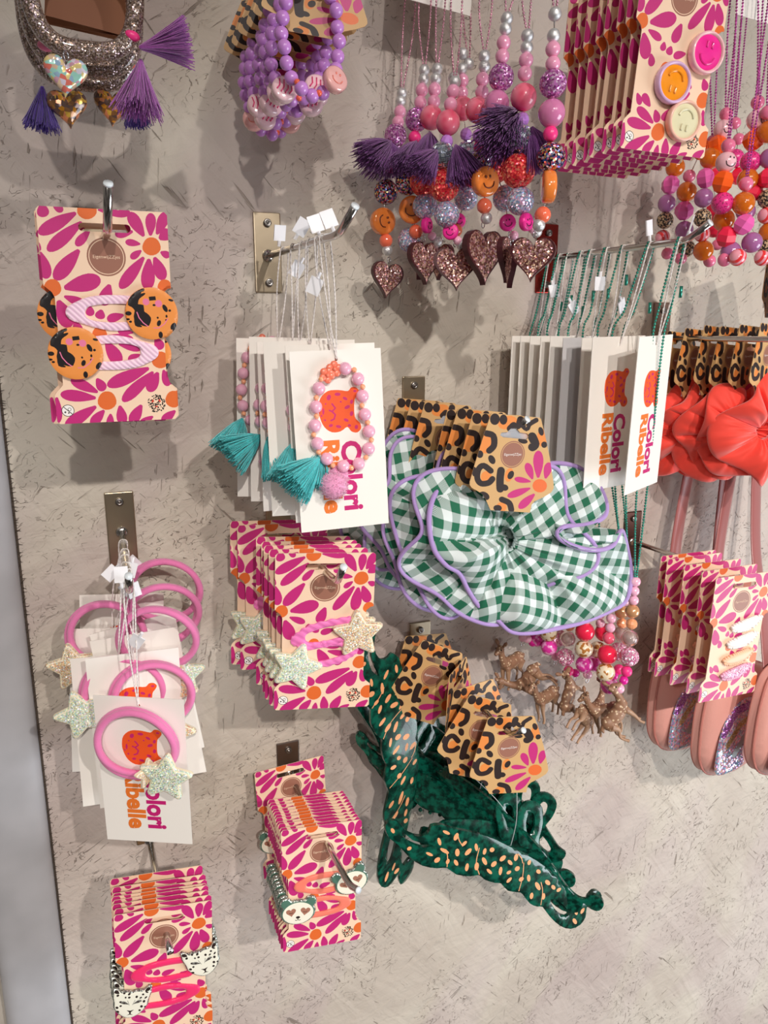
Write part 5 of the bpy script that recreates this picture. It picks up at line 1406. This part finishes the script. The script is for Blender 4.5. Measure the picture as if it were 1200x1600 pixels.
bead_necklace('leftmost pink bead necklace, caramel smiley disc above a glitter heart', G, .030,
    [(628, 146, 'silver'), (626, 158, 'silver'), (625, 175, 'pink'), (622, 191, 'pink'), (618, 212, 'lilacgl'), (612, 240, 'lilacfac'), (608, 262, 'hot'), (603, 300, 'multigl'), (598, 346, 'smileorange', 0, (0, 1.3, .1)), (603, 376, 'coral'), (605, 391, 'silver')],
    (645, -60), PINKCH, (608, 400, (0, .12, .2), 1.18), [(610, 222, TP, (-.2, .9, 0), 0.83), (612, 225, TP, (.2, -.4, 0), 0.65)], seed=1)
bead_necklace('second pink bead necklace from the left, purple tassel over dark glitter bead', G, .050,
    [(663, 110, 'silver'), (662, 124, 'silver'), (659, 141, 'pink'), (657, 160, 'pink'), (651, 187, 'lilacgl'), (648, 215, 'hot'), (640, 250, 'disco'), (637, 285, 'multigl'), (644, 328, 'smileorange', 0, (0, .4, -.5)), (650, 362, 'coral'), (640, 375, 'bluegl', -.01)],
    (668, -60), PINKCH, (655, 368, (0, 0, 1.25), 1.18), [(650, 222, TP, (-.3, .5, 0), 0.76)], seed=2)
bead_necklace('third pink bead necklace from the left with marbled red bead', G, .062,
    [(683, 108, 'silver'), (681, 123, 'silver'), (679, 140, 'pink'), (678, 159, 'pink'), (674, 184, 'marble'), (668, 222, 'lilacfac'), (666, 245, 'disco'), (663, 283, 'redgl'), (664, 322, 'bluegl'), (667, 352, 'smilehot', 0, (0, 0, .6)), (675, 369, 'softpink'), (683, 378, 'silver')],
    (692, -60), PINKCH, (662, 366, (0, -.05, .35), 1.32), [(672, 208, TP, (-.3, .25, 0), 0.72)], seed=3)
bead_necklace('fourth pink bead necklace from the left, mostly hidden between the bead columns', G, .048,
    [(757 - 25, 100, 'silver'), (723, 84, 'silver'), (722, 108, 'silver'), (723, 126, 'pink'), (722, 145, 'pink'), (723, 170, 'marble'), (728, 210, 'lilacfac'), (730, 240, 'disco'), (735, 275, 'redgl'), (728, 310, 'bluegl'), (716, 345, 'smilehot'), (712, 360, 'coral')],
    (722, -60), PINKCH, (690, 370, (0, .1, -1.3), 1.18), None, seed=4)
bead_necklace('fifth pink bead necklace from the left, lilac bead on a rhinestone ball', G, .085,
    [(711, 128, 'silver'), (709, 122, 'silver', -.01), (708, 143, 'pink'), (704, 163, 'pink'), (700, 192, 'marble'), (698, 221, 'lilacfac'), (691, 243, 'disco'), (694, 290, 'redgl'), (698, 335, 'bluegl'), (704, 362, 'smilehot', 0, (0, .3, -.6)), (715, 376, 'softpink'), (722, 383, 'silver')],
    (716, -60), PINKCH, (711, 374, (0, -.05, -.3), 1.32), [(712, 228, TP, (-.35, -.2, 0), 0.79), (682, 236, TP, (-.2, .8, 0), 0.65)], seed=5)
bead_necklace('sixth pink bead necklace from the left, marbled bead above dark glitter', G, .098,
    [(757, 88, 'silver'), (757, 104, 'silver'), (754, 124, 'pink'), (753, 144, 'pink'), (746, 172, 'marble'), (748, 212, 'lilacfac'), (750, 230, 'hot'), (756, 252, 'multigl'), (758, 284, 'smileorange', .01, (0, -.2, .1)), (757, 322, 'coral', .01), (760, 341, 'silver', .01)],
    (762, -60), PINKCH, (755, 344, (0, -.03, .35), 1.63), None, seed=6)
bead_necklace('seventh pink bead necklace from the left, milky bead over a big purple tassel', G, .118,
    [(792, 29, 'silver'), (790, 45, 'silver'), (787, 67, 'pink'), (785, 88, 'pink'), (783, 121, 'lilacgl'), (776, 162, 'bigpink'), (780, 192, 'lilacfac'), (783, 215, 'disco', -.01), (772, 262, 'redgl', -.02), (790, 310, 'bluegl', -.015), (793, 348, 'smilehot', 0, (0, -.2, -.3)), (803, 368, 'softpink'), (806, 378, 'silver', -.01)],
    (797, -60), PINKCH, (797, 360, (0, .1, .6), 1.30), [(806, 180, TP, (-.30, .95, .2), 0.97), (800, 184, TP, (-.35, .55, 0), 0.90)], seed=7)
bead_necklace('eighth pink bead necklace from the left, red glitter ball under rhinestone ball', G, .138,
    [(824, 56, 'silver'), (823, 74, 'silver'), (822, 94, 'pink'), (820, 115, 'pink'), (818, 152, 'marble'), (816, 187, 'lilacfac'), (813, 218, 'disco'), (810, 267, 'redgl'), (813, 314, 'bluegl'), (822, 347, 'smilehot', .004, (0, -.3, .35)), (832, 357, 'softpink'), (838, 362, 'silver', -.01)],
    (826, -60), PINKCH, (800, 372, (0, -.1, 1.2), 1.18), [(832, 200, TP, (-.1, -.3, 0), 0.79)], seed=8)
bead_necklace('rightmost pink bead necklace, multicolour glitter ball and clear smiley disc', G, .162,
    [(867, 22, 'silver'), (865, 56, 'silver'), (864, 77, 'pink'), (864, 100, 'pink'), (864, 131, 'lilacgl'), (862, 177, 'bigpink'), (860, 209, 'hot'), (861, 246, 'multigl'), (857, 292, 'smileorange', 0, (0, 1.5, 1.15)), (848, 336, 'coral'), (842, 352, 'silver')],
    (872, -60), PINKCH, (836, 358, (0, .05, -.75), 1.20), None, seed=9)

# ------------------------------------------------------------------ orange and pink necklaces (far right)
G = 'orange and pink bead necklaces with smiley balls, right edge'
def col(s, dz=0):
    o = []
    for q in s.split(';'):
        a = q.split(); o.append((1000 + float(a[0]) / 3.635, float(a[1]) / 3.635, a[2]) + ((float(a[3]),) if len(a) > 3 else ()))
    return o
ON = [('smiley ball necklace ending in pale lilac, speckled bead beside the hook tip', .150, '602 1045 rose;588 1155 orangeclear;590 1275 pinkfac;636 1378 lilacclear;555 1462 stripe', (1215, -60)),
      ('smiley ball necklace whose smile looks out left of the hook tip', .140, '502 828 rose;488 922 smileball;470 1035 orangefac;468 1155 speck;475 1250 orangeclear -.01;490 1345 redfac;515 1430 lilacclear;480 1475 rose', (1160, -60)),
      ('smiley ball necklace with its smile turned to the right edge', .118, '668 582 rose;660 682 smileball;645 795 orangefac;628 920 speck;612 1020 orangeclear;640 1090 redfac;600 1200 lilacclear', (1190, -60)),
      ('orange and pink necklace at the very right edge with leopard beads', .128, '722 640 rose;725 750 orangeclear;735 900 lilacclear;725 1010 redfac;722 1130 leo;715 1225 stripe;735 1320 orangeclear;722 1405 leo;695 1465 stripe', (1222, -60)),
      ('smiley ball necklace hanging behind, its smile half covered by a rose bead', .092, '488 648 rose;470 735 smileball;440 830 orangefac;400 900 orangeclear;372 1012 pinkfac;362 1125 lilacclear;355 1238 leo;352 1330 stripe;360 1424 orangeclear;395 1482 rose', (1152, -60)),
      ('orange and pink necklace with rose bead at its top, behind the smiley cards', .072, '412 803 rose;350 850 orangefac;280 1000 rose;265 1090 orangeclear;250 1197 pinkfac;252 1308 lilacclear;265 1412 leo;232 1468 rose', (1120, -60)),
      ('orange and pink necklace nearest the wall, leftmost column', .050, '250 860 rose;200 950 orangeclear;172 1050 pinkfac;152 1156 lilacclear;142 1252 leo;128 1348 stripe;155 1440 rose', (1100, -60)),
      ('orange and pink necklace deep behind the other columns', .040, '540 700 rose;560 790 rose;540 900 speck;560 1000 redfac;430 1000 redfac;420 1200 redfac;420 1300 redfac;440 1390 rose', (1170, -60))]
for i, (lb, d, s, top) in enumerate(ON): bead_necklace(lb, G, d, col(s), top, PURCH, seed=30 + i)

# ------------------------------------------------------------------ lilac bead bracelets (top)
def lilac_bracelet(label, i, d, dx, dz, tilt, ph):
    org = at(486, 58, .126); org = Vector((org.x + dx, -d, org.z + dz)); t = thing('bead_bracelet', label, 'bracelet', org, (0, 0, 0), 'lilac bead bracelets on leopard cards, top')
    rx, rz = .0172, .031; n = 20; r = .0041
    # equal spacing along an oval
    P = [Vector((rx * math.cos(a), 0, rz * math.sin(a))) for a in [2 * PI * k / 200 for k in range(200)]]
    P = resample(P, n); Rr = Matrix.Rotation(tilt, 3, 'X') @ Matrix.Rotation(ph * .25, 3, 'Y')
    for k, p in enumerate(P):
        a = math.degrees(math.atan2(p.z, p.x))
        p = Rr @ (p + Vector((0, .002 * math.sin(k * 2.1 + i), 0)))
        ang = (a + 360) % 360
        if 285 + ph * 8 < ang < 303 + ph * 8 + 2 or (i and 238 + ph * 10 < ang < 256 + ph * 10):
            bead(t, 'smilepeach' if i in (0, 5) else 'swirl', p * 1.02 + Vector((0, -.004, 0)), .0075, rot=(rad(-15), rad(20 * (k % 3) - 20), rad(10 - 15 * (i % 3))), name='smiley_bead' if i in (0, 5) else 'swirl_bead')
        else: bead(t, 'lilac', p, r)
    for k in (13, 15, 17):
        p = (P[k % n] + P[(k + 1) % n]) / 2; bead(t, 'coral_s', Rr @ p + Vector((0, -.002, 0)), .0019)
    mb = MB(); mb.tube([Rr @ p for p in P], .0005, 6, closed=True); part('elastic_cord', mb.mesh('elastic_cord', mat('clear_elastic', '#E8D8F0', .3)), t)
    return t
for i, (d, dx, dz, tl, ph) in enumerate(((.126, 0, 0, .0, 0), (.110, -.002, .0015, .10, .6), (.096, -.003, -.001, -.05, -.3), (.080, -.002, .002, .1, .5), (.062, -.004, -.0015, 0, .2), (.044, -.004, -.004, .05, -.1))):
    lilac_bracelet(f"{nth(i, 6)} lilac bead bracelet hanging at the top of the wall", i, d, dx, dz, tl, ph)
for i, d in enumerate((.118, .103, .088, .070, .053, .034)):
    loc = at(489, -46, .118); loc = Vector((loc.x - .001 * i, -d, loc.z + .0012 * (i % 2)))
    t = thing('bracelet_backing_card', f"{nth(i, 6)} kraft leopard card behind the lilac bracelets, top edge", 'card', loc, E0(-14, 1, 3 + (i % 2)), 'leopard cards of the lilac bracelets')
    part('card', KCARD, t, sc=(.92, 1, .62))

# ------------------------------------------------------------------ glitter tube bracelets (top left)
TUBEG = glitter('glitter_tube', ['#8A7468', '#B09A88', '#6A5648', '#D8C8C0', '#7A6458', '#A88A78', '#C0A8B0', '#5E4C42'], 1500, metal=.55, rough=.3, coat=1.0, bump=.9)
CONF = glitter('confetti_resin', ['#F0B8D0', '#A8C8E0', '#F0D890', '#E8E0F0', '#F08070', '#A8E0D0', '#E8C8A8'], 420, metal=.2, rough=.15, coat=1, bump=.4)
CONFO = glitter('amber_confetti_resin', ['#B07A3A', '#F0A030', '#7A5A48', '#F0C050', '#9A6A40', '#6A5048', '#E89060'], 420, metal=.3, rough=.15, coat=1, bump=.4)
def conf_heart(name, m): return slab(name, heart_poly(0, -9, 21, 40), [circle(0, -2.6, .7, 8)], [], [m], 3.0, dome=1.8, domew=6, grid=1.6)
HCH = (conf_heart('confetti_heart', CONF), conf_heart('amber_heart', CONFO))
def tube_bracelet(label, cx, cy, d, w, h, tilt, parts_):
    org = at(cx, cy, d); t = thing('glitter_bracelet', label, 'bracelet', org, (tilt, 0, 0), 'glitter tube bracelets, top left')
    P = []
    for k in range(96):
        a = 2 * PI * k / 96; c, s = math.cos(a), math.sin(a)
        P.append(Vector((math.copysign(abs(c) ** .62, c) * w, .0015 * math.sin(2 * a), math.copysign(abs(s) ** .75, s) * h + h)))
    mb = MB(); mb.tube(P, .0047, 16, closed=True); part('glitter_tube', mb.mesh('glitter_tube', TUBEG), t)
    M = (Matrix.Translation(org) @ Matrix.Rotation(tilt, 4, 'X')).inverted()
    for nm, me, x, y, dd, rot, sc, lb in parts_:
        o = part(nm, me, t, M @ at(x, y, d + dd), rot, sc, lb)
tube_bracelet('front glitter tube bracelet with confetti heart and lilac tassels', 135.5, 79, .120, .0262, .032, .15,
    [('heart_charm', HCH[0], 103, 84, .012, (.1, .1, 0), 1.02, 'confetti heart'), ('jump_ring', JRING, 103, 87, .014, (0, 0, 1), 1, None), ('tassel', TLI, 220, 74, .008, (-.25, -1.75, 0), .62 * 1.25, 'lilac tassel'),
     ('oval_bead', B['hot'], 207, 56, .006, (0, .3, 0), (.0040, .0026, .0026), 'hot pink oval bead')])
tube_bracelet('middle glitter tube bracelet with lilac tassel pointing down', 135, 108, .098, .0275, .033, .12,
    [('heart_charm', HCH[1], 101, 137, .010, (.1, -.1, .2), 1.0, 'amber heart'), ('tassel', TLI, 220, 96, .022, (-.3, .15, 0), .86, 'lilac tassel'), ('tassel', TV, 66, 138, .006, (-.15, .12, 0), .82, 'violet tassel'),
     ('oval_bead', B['rose'], 71, 72, .010, (0, .1, 0), (.0042, .0027, .0027), 'rose oval bead')])
tube_bracelet('rear glitter tube bracelet with amber heart and violet tassel', 133, 130, .076, .0290, .036, .1,
    [('heart_charm', HCH[1], 176, 138, .012, (.1, .1, -.3), 1.0, 'amber heart'), ('tassel', TV, 207, 150, .006, (-.15, -.1, 0), .66, 'violet tassel'), ('oval_bead', B['coral_s'], 203, 101, .01, (0, .1, 0), (.003, .002, .002), 'coral oval bead')])
mb = MB(); mb.box((0, 0, 0), (.050, .0006, .030)); BRC = mb.mesh('kraft_card', mat('kraft_brown', '#8A5434', .6), False)
for i, (x, y, d, r) in enumerate(((146, -2, .085, .12), (150, 6, .070, .04), (142, 10, .055, .09))):
    thing('kraft_card', f"{['front', 'middle', 'rear'][i]} brown kraft card inside the glitter bracelets, top edge", 'card', at(x, y, d), (0, r, 0), 'brown kraft cards, top left', BRC)

# ------------------------------------------------------------------ pink pouches (lower right)
POUCH = mat('dusty_pink_fabric', '#EBAA9E', .6, sheen=.3, bump=.15, bscale=500)
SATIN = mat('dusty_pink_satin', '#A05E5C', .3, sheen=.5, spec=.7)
SATL = mat('light_pink_satin', '#E8A49C', .35, sheen=.5)
po = smooth_poly([(-40, 42), (-20, 52), (0, 55), (20, 52), (40, 42), (46, 20), (46, -8), (42, -30), (28, -46), (0, -52), (-28, -46), (-42, -30), (-46, -8), (-46, 20)], 5)
PM = slab('pouch_body', po, [], [], [POUCH], 8, dome=13, domew=22, grid=3.2)
q = MB(); q.tube([Vector((x / 1000, -.004, y / 1000)) for x, y in po], .0011, 8, closed=True); q.tube([Vector((x * .985 / 1000, .004, y * .985 / 1000)) for x, y in po], .0011, 8, closed=True)
PSEAM = q.mesh('piping', mat('pouch_piping', '#C47E74', .6))
arc = lambda r0, r1: fat([(-26 + r0 * math.cos(a), -28 + r0 * math.sin(a)) for a in [PI * .02 + PI * .62 * k / 14 for k in range(15)]], r1, 4)
PATCH = slab('rainbow_patch', smooth_poly([(-34, -34), (-36, -10), (-30, 14), (-12, 30), (14, 30), (24, 16), (10, -2), (2, -18), (6, -34), (-14, -38)], 4), [], [(fat([(-32, 4), (-18, 22), (6, 26)], 8, 4), 1), (fat([(-24, -8), (-10, 8), (10, 14)], 7, 4), 2), (fat([(-12, -20), (0, -6), (8, -2)], 7, 4), 3)],
             [glitter('confetti_sequin', ['#B8A0D8', '#F0A8C0', '#A8D0E0', '#E8D8F0', '#F0C0A8', '#88B8D8', '#D890B8'], 650, metal=.4, rough=.2, coat=.8, bump=.8), glitter('purple_glitter', ['#A85AC0', '#C888D8', '#8A3CA8', '#E0B0E8'], 1200), glitter('gold_glitter', ['#C8A868', '#E0CC98', '#A88848', '#F0E0B8'], 1200), mat('grey_blue_satin', '#9FB4B8', .3)], 1.2, dome=1.2, domew=3, grid=3)
pl = [('nearest dusty pink pouch, cut off by the right edge', (1228, 1108), .122, (8, 0, 6), [(1205, 1010, 1185, 760), (1245, 1010, 1200, 760)], SATL),
      ('middle dusty pink pouch with a confetti rainbow patch', (1140, 1112), .078, (10, 0, 3), [(1105, 1010, 1160, 760), (1150, 1010, 1184, 750)], SATL),
      ('rear dusty pink pouch against the wall, half covered', (1072, 1078), .034, (8, 0, 2), [(1028, 1000, 1098, 745), (1080, 1000, 1145, 745)], SATIN)]
for lb, (x, y), d, rot, straps, sm in pl:
    loc = at(x, y, d); t = thing('pouch', lb, 'pouch', loc, E0(*rot), 'dusty pink pouches with straps')
    part('body', PM, t, (0, 0, -.006), sc=1.12); part('piping', PSEAM, t, (0, 0, -.006), sc=1.12); part('rainbow_patch', PATCH, t, (-.004, -.0195, -.010), sc=1.1)
    M = (Matrix.Translation(loc) @ Rm(*rot)).inverted()
    for k, (a, b, c, e) in enumerate(straps):
        p0 = M @ (loc + Vector(((-.034, .034)[k] * .8, .002, .040))); p2 = M @ (at(c, e - 110, .012 + d * .12)); p1 = p0.lerp(p2, .5) + Vector(((-.006, .004)[k], .004, 0))
        mb = MB(); mb.tube(spline([p0, p0.lerp(p1, .5) + Vector((.002, 0, 0)), p1, p2], 8), .0085 if (sm is SATIN or k == 0) else .0034, 12, flat=.2); part('strap', mb.mesh('strap', SATIN if k == 0 else sm), t)
    
# header cards at the top edge
mb = MB(); mb.box((0, 0, 0), (.058, .0006, .05)); HC_ = mb.mesh('header', WCARD, False)
thing('header_card', 'cream card behind the pink necklace chains, cut off by the top edge', 'card', at(683, -52, .050), (0, .08, 0), None, HC_)
thing('header_card', 'white card in the top right corner above the orange necklaces', 'card', at(1200, -22, .10), (0, .06, 0), None, HC_)
